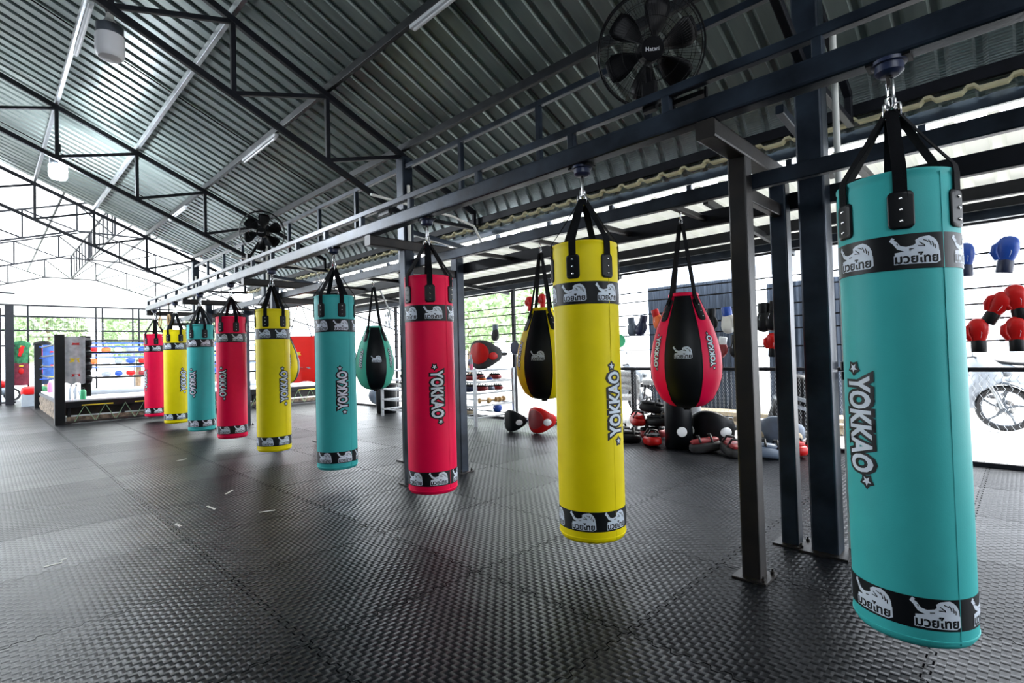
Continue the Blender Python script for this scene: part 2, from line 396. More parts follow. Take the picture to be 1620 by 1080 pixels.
def truss(y, label):
    t = thing('roof_truss', label, 'roof truss', (0, y, 0), 0, 'trusses of the main hall')
    d = .052
    MB().bar((-3.2, 0, zc(-3.2)), (3.6, 0, zc(3.6)), .05, .065).build('top_chord', 'truss_paint', t)
    MB().bar((3.6, 0, zc(3.6)), (4.75, 0, zc(4.75)), .05, .065).build('eave_rafter', 'truss_paint', t)
    MB().bar((4.75, 0, zc(4.75) + .03), (4.75, 0, 2.98), .05).build('eave_drop', 'truss_paint', t)
    MB().bar((-3.2, 0, zc(-3.2) - .74), (3.6, 0, zc(3.6) - .74), .05, .06).build('bottom_chord', 'truss_paint', t)
    xs = [3.6 - .945 * k for k in range(0, 8)]
    for k in range(1, 8):
        MB().bar((xs[k], 0, zc(xs[k])), (xs[k], 0, zc(xs[k]) - .74), .045).build('web_post', 'truss_paint', t)
        MB().bar((xs[k - 1], 0, zc(xs[k - 1]) - .02), (xs[k], 0, zc(xs[k]) - .72), .042).build('web_brace', 'truss_paint', t)
    MB().bar((3.7, 0, 2.97), (4.8, 0, 2.98), .05).build('eave_strut', 'truss_paint', t)
    return t
truss(TY[0], 'black roof truss over the nearest steel column, by the big fan')
truss(TY[1], 'black sloping roof truss nearest in view, in front of the unlit bulb')
truss(TY[2], 'black sloping roof truss beside the lit bulb')
truss(TY[3], 'black roof truss where the dark roof ends and the white roof begins')
pl = {-.18: 'purlin left of the hanging bulbs', .77: 'thin roof purlin above the hanging bulbs', 1.715: 'first thin roof purlin to the right of the bulbs', 2.66: 'roof purlin that carries the white tube lights', 3.6: 'lowest roof purlin, on the column heads', -1.12: 'high roof purlin towards the ridge'}
for x, lb in pl.items():
    b = MB().bar((x, -3.6, zc(x) + .075), (x, 14.3, zc(x) + .075), .045, .085)
    tag(b.build('roof_purlin', 'galvanised' if x in (.77, 1.715) else 'dark_purlin'), 'long ' + lb, 'purlin', 'purlins under the main roof')
rodlab = ['thin black sag rod across the roof above the near tube light', 'thin black sag rod across the roof behind the unlit bulb', 'thin black sag rod across the roof behind the lit bulb']
for y, lb in zip((3.3, 7.6, 12.0), rodlab):
    b = MB().tube([(-3, y, zc(-3) + RO - .02), (4.2, y, zc(4.2) + RO - .02)], .009, 6)
    tag(b.build('sag_rod', 'black_plastic'), lb, 'rod', 'sag rods under the roof')

# tube lights on the purlin
def tube_light(x, y0, y1, lb, g):
    t = thing('tube_light', lb, 'light', (x, (y0 + y1) / 2, zc(x) + .01), 0, g)
    L = abs(y1 - y0) / 2
    MB().bar((0, -L, 0), (0, L, 0), .05, .035).build('batten', 'white', t)
    MB().tube([(0, -L + .04, -.035), (0, L - .04, -.035)], .014, 10).build('tube', 'lamp_white', t)
g = 'tube lights along the roof purlin'
tube_light(2.66, 3.0, 3.75, 'white tube light on the purlin left of the big fan', g)
tube_light(2.66, 6.75, 7.95, 'white tube light on the purlin behind the nearest visible truss', g)
tube_light(2.66, 11.0, 12.2, 'small white tube light far along the purlin, above the far fan', g)
tube_light(.80, 6.7, 7.95, 'white tube light beside the unlit bulb, top left', g)
# bulbs
def bulb(x, y, z, lit, lb):
    t = thing('led_bulb', lb, 'bulb', (x, y, z), 0, 'big bulbs hanging from the roof')
    MB().tube([(0, 0, .5), (0, 0, zc(x) + .05 - z)], .006, 6).build('cord', 'white', t)
    MB().lathe([(.02, .53), (.033, .52), (.033, .42), (.026, .40)], 16).build('lamp_holder', 'black_plastic', t)
    MB().lathe([(.026, .42), (.03, .36), (.06, .31), (.10, .285)], 24).build('neck', 'pvc', t)
    m = MB()
    for k in range(40):
        a = 2 * pi * k / 40; m.bar((.098 * cos(a), .098 * sin(a), .20), (.098 * cos(a), .098 * sin(a), .288), .016, .006, up=(cos(a), sin(a), 0), r=0)
    m.lathe([(.09, .20), (.09, .288)], 24); m.build('heat_sink', 'silver_plastic', t)
    MB().lathe([(.104, .205), (.108, .19), (.108, .06), (.10, .025), (.085, .008), (.03, .0)], 32).build('diffuser', 'lamp_lit' if lit else 'lamp_white', t)
    return t
bulb(.80, 5.64, 3.93, False, 'large unlit white bulb hanging at top left, nearest the camera')
bulb(.80, 10.08, 4.0, True, 'large glowing bulb hanging behind the unlit one')

# ---- far hall (bright sheet roof, its ridge above the ring)
HX = 2.56
def zh(x): return 5.72 - .31 * abs(x - HX)
for sg in (-1, 1):
    o = corr(14.4, 31.5, [(HX, zh(HX) + .12), (HX + sg * 5, zh(HX + 5) + .12), (HX + sg * 9.2, zh(HX + 9.2) + .12)], pitch=.25, up=sg).build('ceiling', 'skylight_sheet', ang=25, fix=False); struct(o)
def htruss(y, lb):
    t = thing('roof_truss', lb, 'roof truss', (HX, y, 0), 0, 'thin trusses of the far hall')
    z = lambda x: zh(HX + x)
    N = [.80, 1.85, 2.9, 4.0, 5.2, 6.6]
    for sg in (-1, 1):
        MB().bar((0, 0, z(0)), (sg * 9, 0, z(9)), .045).build('top_chord', 'truss_paint', t)
        MB().bar((sg * .8, 0, 4.76), (sg * 9, 0, 4.76 - (z(.8) - z(9))), .045).build('bottom_chord', 'truss_paint', t)
        px = 0
        for i, x in enumerate(N):
            zl = 4.76 - max(0, z(.8) - z(x))
            MB().bar((sg * x, 0, z(x)), (sg * x, 0, zl), .04).build('web_post', 'truss_paint', t)
            MB().bar((sg * x, 0, z(x)), (sg * px, 0, 4.76 - max(0, z(.8) - z(px)) if i else 4.74), .035).build('web_brace', 'truss_paint', t)
            px = x
    MB().bar((-.8, 0, 4.76), (.8, 0, 4.76), .045).build('bottom_tie', 'truss_paint', t)
    MB().bar((0, 0, z(0)), (0, 0, 4.74), .05).build('king_post', 'truss_paint', t)
for y, lb in ((17.6, 'thin truss of the far white roof, first behind the dark roof'), (22.3, 'thin truss of the far white roof, above the middle of the ring'), (27.6, 'thin truss of the far white roof, last before the white gable')):
    htruss(y, lb)
for dx, lb in ((0, 'ridge ladder girder of the far white roof'),):
    t = thing('ridge_girder', lb, 'girder', (HX, 17.6, 0))
    MB().bar((0, 0, zh(HX) - .05), (0, 10, zh(HX) - .05), .05).build('top_chord', 'truss_paint', t)
    MB().bar((0, 0, 4.78), (0, 10, 4.78), .05).build('bottom_chord', 'truss_paint', t)
    for k in range(13): MB().bar((0, .4 + k * .78, zh(HX) - .05), (0, .4 + k * .78, 4.78), .04).build('web_post', 'truss_paint', t)
for x, lb in ((-2.4, 'leftmost'), (-.3, 'second'), (1.4, 'third'), (3.8, 'fourth'), (5.6, 'fifth'), (7.4, 'rightmost')):
    b = MB().bar((x, 14.4, zh(x) + .06), (x, 31, zh(x) + .06), .05, .09)
    tag(b.build('roof_purlin', 'dark_purlin'), lb + ' grey purlin line under the far white roof', 'purlin', 'purlins of the far hall')
gm = MB(); gm.prism([(HX - 7, 3.42), (HX + 7, 3.42), (HX + 7, zh(HX + 7) + .1), (HX, zh(HX) + .1), (HX - 7, zh(HX + 7) + .1)], 31, 31.12, fr=lambda x, y, z: (x, z, y)); struct(gm.build('wall_far', 'skylight_sheet', ang=0))
# small pendants
for i, (x, y, z, lb) in enumerate(((3.6, 21.5, 3.75, 'small pendant bulb far away, left of the two by the rail end'), (4.15, 22.3, 4.0, 'small pendant bulb far away, right of the two by the rail end'))):
    t = thing('pendant_bulb', lb, 'bulb', (x, y, z), 0, 'small pendants in the far hall')
    MB().tube([(0, 0, .15), (0, 0, zh(x) - z)], .008, 6).build('cord', 'black_plastic', t)
    MB().lathe([(.02, .2), (.03, .14), (.07, .1), (.08, .05), (.05, 0.01), (.01, 0)], 12).build('globe', 'lamp_white', t)

# ------------------------------------------------------------------ gutter edge and lean-to roof
b = MB().bar((EX - .07, -3.6, 3.085), (EX - .07, 14.3, 3.085), .04, .09); tag(b.build('eave_beam', 'truss_paint'), 'black eave beam at the foot of the curved roof sheet', 'beam')
LX0, LX1 = 4.95, 7.75
def zl(x): return 2.74 - .055 * (x - LX0)
m = MB(); prof = []; y = -3.0
while y < 14.2:
    prof += [(y, 0), (y + .12, 0), (y + .145, .03), (y + .185, .03), (y + .21, 0)]; y += .235
zf = 3.003
m.add([(xx, yy, zz + d) for xx in (EX - .09, EX - .03) for zz in (zf - .022, zf) for yy, d in prof], [])
n = len(prof)
for i in range(n - 1):
    for a, b_ in ((0, 1), (1, 3), (3, 2), (2, 0)):
        m.f.append((a * n + i, a * n + i + 1, b_ * n + i + 1, b_ * n + i)); m.m.append(0)
tag(m.build('foam_filler_strip', 'foam', ang=0), 'cream wavy foam filler strip along the eave', 'foam strip')
# ladder beam under the eave
t = thing('eave_ladder_beam', 'bluish steel ladder beam with short stubs below the foam strip', 'beam', (4.97, 0, 0))
MB().bar((0, -3.3, 2.935), (0, 14.3, 2.935), .05, .095).build('top_rail', 'steel', t)
MB().bar((0, -3.3, 2.765), (0, 14.3, 2.765), .05, .06).build('bottom_rail', 'steel', t)
for k in range(19): MB().bar((0, -.05 + k * .92 - 2.2, 2.79), (0, -.05 + k * .92 - 2.2, 2.88), .05).build('stub', 'steel', t)
o = corr(-3.2, 14.3, [(LX0 + .03, zl(LX0) + .07), (6.4, zl(6.4) + .07), (LX1 + .25, zl(LX1) + .07)], pitch=.24, rib=.07, h=.05).build('ceiling', 'lean_to_sheet', ang=25, fix=False); struct(o)
for x, w_, lb in ((5.75, .07, 'first dark purlin under the bright lean-to roof, counted from the eave'), (6.62, .07, 'second dark purlin under the bright lean-to roof'), (7.22, .06, 'third dark purlin under the bright lean-to roof'), (7.68, .05, 'outermost dark purlin, at the edge of the lean-to roof')):
    tag(MB().bar((x, -3.2, zl(x) + .0), (x, 14.3, zl(x) - .01), w_, .125).build('lean_to_purlin', 'truss_paint'), lb, 'purlin', 'purlins of the lean-to roof')
tag(MB().bar((7.0, -3.2, zl(7) - .13), (7.0, 14.3, zl(7) - .13), .08, .10).build('fence_head_beam', 'steel'), 'dark steel beam on the fence posts under the lean-to roof', 'beam')
k = 0
for y, lb in ((-.35, 'beside the turquoise bag'), (2.2, 'above the red teardrop bag'), (4.9, 'above the yellow teardrop bag'), (7.6, 'above the mint teardrop bag'), (10.4, 'above the far red teardrop bag')):
    tag(MB().bar((4.99, y, zl(5) - .04), (7.65, y, zl(7.65) - .10), .05, .07).build('lean_to_rafter', 'dark_purlin'), 'thin cross rafter of the lean-to roof ' + lb, 'rafter', 'rafters of the lean-to roof')
# struts from columns to eave
for i, y in enumerate((1.1, 5.40, 9.85)):
    tag(MB().bar((3.66, y, 2.80), (4.97, y, 2.66), .05, .06).build('eave_strut', 'steel'), 'short steel strut from the %s column out to the eave' % ('nearest', 'second', 'third')[i], 'strut', 'struts to the eave')
    if i: tag(MB().tube([(2.9, y - .5, 2.98), (4.0, y - .5, 2.93), (4.35, y - .5, 2.86), (4.5, y - .5, 2.62)], .016, 8).build('curved_pipe', 'pvc'), 'thin cream curved pipe beside the %s eave strut' % ('', 'second', 'third')[i], 'pipe')

# ------------------------------------------------------------------ columns, girder
collab = ['large dark steel column nearest the camera, left of the turquoise bag', 'steel column behind the pink bag that hangs in mid row', 'steel column behind the far yellow bag', 'steel column at the end of the dark roof']
for y, lb, i in zip(TY, collab, range(4)):
    t = thing('steel_column', lb, 'column', (3.62, y - .02, 0), 0, 'main hall columns')
    MB().bar((0, 0, 0), (0, 0, zc(3.6) - .05), .15, .14, r=.012).build('shaft', 'steel' if i else 'steel', t)
    MB().box((-.12, -.13, 0), (.12, .13, .012)).build('base_plate', 'brown_steel', t)
    if i == 0:
        c = thing('conduit_pipe', 'white conduit pipe running up the near column', 'pipe', (3.735, .80, 0))
        MB().tube([(0, 0, 1.14), (0, 0, 3.2)], .019, 12).build('pipe', 'pvc', c)
        MB().tube([(0, 0, 1.04), (0, 0, 1.09)], .03, 12).build('coupling', 'black_plastic', c)
        MB().tube([(0, 0, 1.10), (0, 0, 1.15)], .03, 12).build('coupling', 'black_plastic', c)
        MB().bar((0, 0, 0.0), (0, 0, 1.05), .045, .045).build('trunking', 'pvc', c)
        for kz, z in enumerate((2.0, 1.88, 1.55)):
            MB().tube([(-.03, -.03, z), (.0, -.04, z + .05), (.03, -.03, z + .02), (-.01, -.05, z - .03), (.04, -.03, z - .05)], .003, 5).build('cable_tie', 'black_plastic', c)
    else:
        tag(MB().tube([(3.60, y - .13, 0.0), (3.60, y - .13, 3.3)], .02, 10).build('conduit_pipe', 'pvc'), 'pale conduit pipe on the %s column' % ('', 'second', 'third', 'last')[i], 'pipe', 'conduits on the far columns')
t = thing('ladder_girder', 'long bluish steel ladder girder on the columns below the roof', 'girder', (3.6, 0, 0))
MB().bar((0, -3.3, 3.535), (0, 14.25, 3.535), .05, .055).build('top_chord', 'steel', t)
MB().bar((0, -3.3, 2.93), (0, 14.25, 2.93), .05, .055).build('bottom_chord', 'steel', t)
for k in range(-6, 16):
    y = 5.35 + (k - 7) * 1.1125
    if min(abs(y - q) for q in TY) > .1 and y > -3.2: MB().bar((0, y, 3.52), (0, y, 2.95), .05).build('web_post', 'steel', t)

# ------------------------------------------------------------------ bag rail, arms, posts
RX = 2.59
t = thing('bag_rail', 'long double steel rail from which the row of heavy bags hangs', 'rail', (RX, 0, 0))
MB().bar((0, -1.4, 2.457), (0, 13.85, 2.457), .10, .114, r=.014).build('main_rail', 'steel', t)
MB().bar((0, -1.4, 2.628), (0, 13.85, 2.628), .05, .05).build('top_rail', 'steel', t)
for y in (-.9, -.1, .612, 1.335, 1.98, 2.855, 3.727, 4.546, 5.3, 6.02, 6.776, 7.45, 8.115, 8.953, 9.896, 10.6, 11.443, 12.269, 13.05, 13.8): MB().bar((0, y, 2.51), (0, y, 2.61), .045).build('stub', 'steel', t)
AY = [1.11, 4.37, 7.72, 10.85, 13.75]
wh = ['nearest the camera', 'beside the pink bag in mid row', 'above the yellow bag with the far fan', 'above the small turquoise bag', 'at the far end of the rail']
for y, lb in zip(AY, wh):
    tag(MB().bar((RX - .05, y, 2.35), (3.66, y, 2.35), .10, .096, r=.012).build('cross_arm', 'brown_steel'), 'square steel arm under the bag rail, ' + lb, 'beam', 'arms under the bag rail')
def post(x, y, h, lb, g, mt='steel'):
    t = thing('steel_post', lb, 'post', (x, y, 0), 0, g)
    MB().bar((0, 0, 0.008), (0, 0, h), .10, .10, r=.01).build('shaft', mt, t)
    MB().box((-.09, -.09, 0), (.09, .09, .010)).build('base_plate', 'brown_steel', t)
    for sx, sy in ((.07, -.07), (-.07, -.07)):
        MB().lathe([(.012, .01), (.012, .025), (.006, .028), (.006, .04)], 8, c=(sx, sy, 0)).build('bolt', 'brown_steel', t)
for y, lb in zip(AY, ('left of the near turquoise bag, on the mat', 'behind the pink bag of mid row', 'behind the yellow bag of mid row', 'behind the small turquoise bag', 'behind the farthest bag')):
    post(2.97, y, 2.30, 'square steel post directly under the arm, ' + lb, 'front posts', 'brown_steel' if y < 2 else 'steel')
for y, lb in zip(AY, ('between the front post and the large column, nearest', 'right of the pink bag, standing free', 'behind the gap of the mid row yellow bag', 'far off beside the small bags', 'last one at the far end')):
    post(3.62, y, 2.30, 'square steel post of the rear line, ' + lb, 'rear posts', 'steel')
    tag(MB().bar((3.02, y, 2.12), (3.57, y, 2.12), .05, .08).build('short_tie', 'brown_steel'), 'short rusty tie between two posts, ' + lb, 'tie', 'ties between the posts')
t = thing('rear_bag_frame', 'low steel frame behind the bag rail carrying the teardrop bags', 'frame', (0, 0, 0))
MB().bar((3.05, -1.3, 2.18), (3.05, 13.75, 2.18), .05, .085).build('front_beam', 'steel', t)
MB().bar((3.70, -1.3, 2.19), (3.70, 13.75, 2.19), .06, .11).build('rear_beam', 'truss_paint', t)
for y in (-1.0, -.2, .6, 1.63, 2.25, 2.89, 3.6, 4.9, 5.56, 6.43, 7.2, 8.25, 9.2, 10.2, 11.3, 12.4, 13.4): MB().bar((3.05, y, 2.19), (3.70, y, 2.19), .04, .035).build('cross_bar', 'brown_steel', t)

# ------------------------------------------------------------------ heavy bags
BR, BH = .199, 1.762
def on_bag(R, th0, z0, sgn=1):
    def f(u, v, h):
        th = th0 + sgn * u / R; return ((R + h) * cos(th), (R + h) * sin(th), z0 + sgn * v)
    return f
def webbing(mb, pts, w, wd, th=.004):
    """flat strap through pts; wd = width directions"""
    vs = []
    for i, p in enumerate(pts):
        p = Vector(p); a = Vector(pts[max(i - 1, 0)]); b = Vector(pts[min(i + 1, len(pts) - 1)]); d = (b - a).normalized()
        s = Vector(wd[i]); s = (s - d * s.dot(d)).normalized() * w / 2; n = d.cross(s).normalized() * th / 2
        vs += [p - s - n, p + s - n, p + s + n, p - s + n]
    fs = [(i * 4 + k, i * 4 + (k + 1) % 4, i * 4 + 4 + (k + 1) % 4, i * 4 + 4 + k) for i in range(len(pts) - 1) for k in range(4)] + [(3, 2, 1, 0), tuple(len(vs) - 4 + k for k in range(4))]
    mb.add(vs, fs)
def patch(th, R, z0, z1, hw, parent, ztop=None):
    """riveted leather patch at angle th"""
    m = MB(); zc_, hh = (z0 + z1) / 2, (z1 - z0) / 2; n = 5; rr = .018; outl = []
    for cx, cy, a0 in ((1, 1, 0), (-1, 1, 90), (-1, -1, 180), (1, -1, 270)):
        for k in range(4):
            a = radians(a0 + k * 30); outl.append((cx * (hw - rr) + rr * cos(a), cy * (hh - rr) + rr * sin(a)))
    f = lambda u, v, h: ((R + h) * cos(th + u / R), (R + h) * sin(th + u / R), zc_ + v)
    k = len(outl); m.add([f(x, y, -.004) for x, y in outl] + [f(x, y, .006) for x, y in outl] + [f(x * .9, y * .95, .009) for x, y in outl] + [f(0, hh * .9, .011), f(0, -hh * .9, .011)],
          [(i, (i + 1) % k, k + (i + 1) % k, k + i) for i in range(k)] + [(k + i, k + (i + 1) % k, 2 * k + (i + 1) % k, 2 * k + i) for i in range(k)] +
          [(2 * k + i, 2 * k + i + 1, 3 * k) for i in list(range(0, 7))] + [(2 * k + i, 2 * k + i + 1, 3 * k + 1) for i in range(8, 15)] + [(2 * k + 7, 2 * k + 8, 3 * k + 1, 3 * k), (2 * k + 15, 2 * k, 3 * k, 3 * k + 1)])
    pt = m.build('strap_patch', 'black_vinyl', parent)
    r = MB()
    for v in (-.6, 0, .6): r.ell(f(0, v * hh, .010), .007, .007, .007, 8, 5)
    r.build('rivets', 'chrome', pt)
def hardware(t, zb, zt, rust=True):
    """swivel under the rail, eye bolt and shackle; zb = strap ring height, zt = rail underside (local)"""
    MB().lathe([(.062, zt), (.062, zt - .014), (.05, zt - .016), (.05, zt - .045), (.036, zt - .058), (.03, zt - .06)], 24).build('swivel', 'navy', t)
    MB().box((-.04, -.075, zt - .01), (.04, .075, zt)).build('top_plate', 'black_plastic', t)
    MB().lathe([(.012, zt - .06), (.012, zt - .10)], 10).build('swivel_bolt', 'brown_steel', t)
    m = MB()
    def link(c, w, h, r, ax):
        pts = []
        for k in range(16):
            a = 2 * pi * k / 16; u = w * cos(a); v = (h - w) * (1 if sin(a) > 0 else -1) * (1 if abs(sin(a)) > .01 else 0) + w * sin(a)
            pts.append((c[0] + u * cos(ax), c[1] + u * sin(ax), c[2] + v))
        m.tube(pts, r, 8, closed=True)
    zm = zt - .10
    link((0, 0, (zm + zb) / 2 + .01), .022, (zm - zb) / 2 + .02, .0065, .6)
    link((0, 0, zb + .01), .018, .032, .005, 2.2)
    for a in (0.3, 2.4, 4.5): link((.022 * cos(a), .022 * sin(a), zb - .02), .012, .03, .004, a)
    m.build('shackle', 'chrome', t)
def heavy_bag(x, y, z, col, phs, phl, pht, up, lb, seam=None):
    t = thing('heavy_bag', lb, 'punching bag', (x, y, z), 0, 'heavy bags in the row')
    tc_ = atan2(-y, -x)
    R, H = BR, BH
    prof = [(R - .030, 0.0), (R - .012, .004), (R - .002, .02), (R, .035), (R + .001, .6), (R - .001, 1.1), (R, H - .04), (R - .003, H - .022), (R + .002, H - .014), (R + .001, H - .005), (R - .012, H)]
    MB().lathe(prof, 72).build('body', col, t, ang=50)
    for nm, z0, z1 in (('lower_band', .072, .185), ('upper_band', H - .375, H - .245)):
        m = MB(); m.lathe([(R - .003, z0), (R + .0022, z0), (R + .0022, z1), (R - .003, z1)], 72, caps=False, m=0)
        for k in range(6):
            emblem_art(.152).apply(m, on_bag(R + .0022, tc_ + radians(phl + (0 if nm == 'upper_band' else 4) + 60 * k), (z0 + z1) / 2 - .002))
        m.build(nm, ['black_vinyl', 'emblem_white'], t, ang=50, fix=False)
    for k in (0, 180):
        m = MB(); brand_art(.37, .096, 0, 1).apply(m, on_bag(R + .0015, tc_ + radians(pht + k), .80, 1 if up else -1))
        m.build('lettering', ['black_vinyl', 'emblem_white'], t, ang=0, fix=False)
    zr = 2.215 - z
    m = MB()
    for k in range(6):
        th = tc_ + radians(phs + 60 * k); c_, s_ = cos(th), sin(th); wd = (-s_, c_, 0)
        patch(th, R, H - .225, H - .085, .040, t)
        sm = MB()
        pts = [((R + .006) * c_, (R + .006) * s_, H - .11), ((R + .007) * c_, (R + .007) * s_, H - .02), ((R + .002) * c_, (R + .002) * s_, H + .01), (R * .62 * c_, R * .62 * s_, H + (zr - H) * .40), (.018 * c_, .018 * s_, zr - .02)]
        webbing(sm, pts, .044, [wd] * 3 + [(wd[0] + .15, wd[1], 0), (wd[0], wd[1], 0)])
        sm.build('strap', 'webbing', t)
    hardware(t, zr, 2.40 - z)
    th = tc_ + radians(43 if seam is None else seam)
    sm = MB(); sm.bar(((R + .0002) * cos(th), (R + .0002) * sin(th), .02), ((R + .0002) * cos(th), (R + .0002) * sin(th), H - .02), .0025, .004, up=(cos(th), sin(th), 0), r=0)
    sm.build('back_seam', col, t)
    MB().lathe([(R - .004, .026), (R + .0025, .030), (R + .0025, .034), (R - .004, .038)], 72, caps=False).build('bottom_piping', col, t)
    return t
bags = [
 (2.593, 0.362, .143, 'turquoise', 4.6, 17, -45, False, 'turquoise heavy bag nearest the camera at the right'),
 (2.616, 1.930, .147, 'yellow', -20, -20, 49, True, 'yellow heavy bag nearest the camera, second bag from the right'),
 (2.625, 3.550, .147, 'pink', 3, 10, 15, False, 'large pink heavy bag between the two free steel posts, third from the right'),
 (2.575, 5.112, .134, 'turquoise', -40, -42, 17, True, 'turquoise heavy bag of mid row, in front of the mint teardrop bag'),
 (2.583, 6.792, .125, 'yellow', -23, -29, 37, True, 'yellow heavy bag of mid row, left of the red cloth banner'),
 (2.580, 8.348, .138, 'pink', -41, -35, -36, False, 'pink heavy bag between the small turquoise and the mid row yellow bag'),
 (2.585, 9.902, .111, 'turquoise', -42, -39, -38, False, 'smallest turquoise heavy bag, third from the far end'),
 (2.600, 11.586, .109, 'yellow', -36, -42, 36, True, 'smallest yellow heavy bag, second from the far end'),
 (2.628, 13.431, .112, 'pink', 6, 8, -63, False, 'smallest pink heavy bag, last at the far end beside the ring')]
for a in bags: heavy_bag(*a)

# ------------------------------------------------------------------ teardrop bags
def teardrop(x, y, z, col, ph, lb, txt=True):
    t = thing('teardrop_bag', lb, 'punching bag', (x, y, z), 0, 'teardrop bags on the rear frame')
    tc_ = atan2(-y, -x) + radians(ph)
    q = [(.05, 0), (.11, .012), (.165, .055), (.20, .125), (.222, .20), (.2275, .27), (.223, .35), (.205, .44), (.178, .53), (.145, .61), (.115, .68), (.092, .735), (.08, .75)]
    # finer profile
    pf = []
    for i in range(len(q) - 1):
        for k in range(2): pf.append((q[i][0] + (q[i + 1][0] - q[i][0]) * k / 2, q[i][1] + (q[i + 1][1] - q[i][1]) * k / 2))
    pf.append(q[-1]); n = 72
    def rad(z_):
        for (r0, a), (r1, b) in zip(q, q[1:]):
            if a <= z_ <= b: return r0 + (r1 - r0) * (z_ - a) / (b - a)
        return .1
    for nm, par_, mt in (('black_panels', 0, 'black_vinyl'), ('colour_panels', 1, col)):
        m = MB()
        for s_ in range(6):
            if s_ % 2 != par_: continue
            th0 = tc_ + radians(s_ * 60 - 30); nn = 12; vs = [((r + (.0 if par_ else .0008)) * cos(th0 + radians(60) * k / nn), (r + (.0 if par_ else .0008)) * sin(th0 + radians(60) * k / nn), z_) for r, z_ in pf for k in range(nn + 1)]
            m.add(vs, [(i * (nn + 1) + k, i * (nn + 1) + k + 1, (i + 1) * (nn + 1) + k + 1, (i + 1) * (nn + 1) + k) for i in range(len(pf) - 1) for k in range(nn)])
        if par_ == 0: m.lathe([(.052, -.002), (.0, -.004)], 24, caps=False); m.lathe([(.078, .752), (.0, .76)], 24, caps=False)
        m.build(nm, mt, t, ang=60)
    m = MB()
    for s_ in range(6):
        th = tc_ + radians(s_ * 60 - 30); m.tube([(r * cos(th), r * sin(th), z_) for r, z_ in pf], .0035, 6)
    m.build('piping', 'black_vinyl', t)
    MB().lathe([(.086, .725), (.098, .735), (.096, .752), (.086, .757)], 36, closed=True).build('collar', col, t)
    MB().lathe([(.022, -.018), (.026, -.01), (.03, .002)], 12).build('bottom_loop', 'webbing', t)
    m = MB()
    def bend(th0, zc_, sg):
        def f(u, v, h):
            zz = zc_ + sg * v; r = rad(zz) + h + .0015; th = th0 + sg * u / r; return (r * cos(th), r * sin(th), zz)
        return f
    for k in (0, 120, 240):
        m = MB(); emblem_art(.115, mw=1, mk=0).apply(m, bend(tc_ + radians(k), .36, 1)); m.build('emblem', ['black_vinyl', 'emblem_white'], t, ang=0, fix=False)
    for k in (60, 180, 300):
        m = MB(); brand_art(.19, .042, 0, 1, h0=.0006).apply(m, bend(tc_ + radians(k + (-10 if k == 60 else 10 if k == 300 else 0)), .37, 1 if k == 60 else -1))
        m.build('lettering', ['black_vinyl', 'emblem_white'], t, ang=0, fix=False)
    zr = 2.09 - z
    for k in range(4):
        th = tc_ + radians(48 + 88 * k - (0 if k else 0)); c_, s_ = cos(th), sin(th); r1 = rad(.62); wd = (-s_, c_, 0)
        m = MB(); outl = []
        for cx, cy, a0 in ((1, 1, 0), (-1, 1, 90), (-1, -1, 180), (1, -1, 270)):
            for j in range(4):
                a = radians(a0 + j * 30); outl.append((cx * .006 + .022 * cos(a), cy * .05 + .022 * sin(a)))
        def g_(u, v, h):
            zz = .64 + v; r = rad(zz) + h; a = th + u / r; return (r * cos(a), r * sin(a), zz)
        kk = len(outl); m.add([g_(a, b, 0) for a, b in outl] + [g_(a, b, .008) for a, b in outl] + [g_(0, 0, .011)], [(i, (i + 1) % kk, kk + (i + 1) % kk, kk + i) for i in range(kk)] + [(kk + i, kk + (i + 1) % kk, 2 * kk) for i in range(kk)])
        pt = m.build('strap_patch', 'black_vinyl', t)
        r = MB()
        for v in (-.045, -.01, .03): r.ell(g_(0, v, .012), .005, .005, .005, 8, 5)
        r.build('rivets', 'chrome', pt)
        m = MB(); webbing(m, [g_(0, .03, .012), ((rad(.74) + .012) * c_, (rad(.74) + .012) * s_, .74), (.07 * c_, .07 * s_, .74 + (zr - .74) * .35), (.014 * c_, .014 * s_, zr)], .03, [wd] * 4)
        m.build('strap', 'webbing', t)
    m = MB()
    for z_, a in ((.0, 0), (.035, 1.5), (.07, 0)):
        m.tube([(.011 * cos(b) * cos(a), .011 * cos(b) * sin(a), zr + z_ - .01 + .022 * sin(b)) for b in [2 * pi * j / 12 for j in range(12)]], .004, 6, closed=True)
    m.build('chain', 'chrome', t)
TX = 3.3
teardrop(TX, 1.63, .87, 'pink', -4, 'pink and black teardrop bag left of the nearest steel post')
teardrop(TX, 2.89, .87, 'yellow', -12, 'yellow and black teardrop bag half hidden behind the near yellow bag')
teardrop(TX, 5.56, .87, 'mint', 4, 'mint green and black teardrop bag left of the pink heavy bag')
teardrop(TX, 6.43, .87, 'pink', -40, 'pink and black teardrop bag peeking out from behind the mid row turquoise bag')
teardrop(TX, 8.25, .87, 'yellow', -30, 'yellow and black teardrop bag showing as a sliver behind the pink bag')

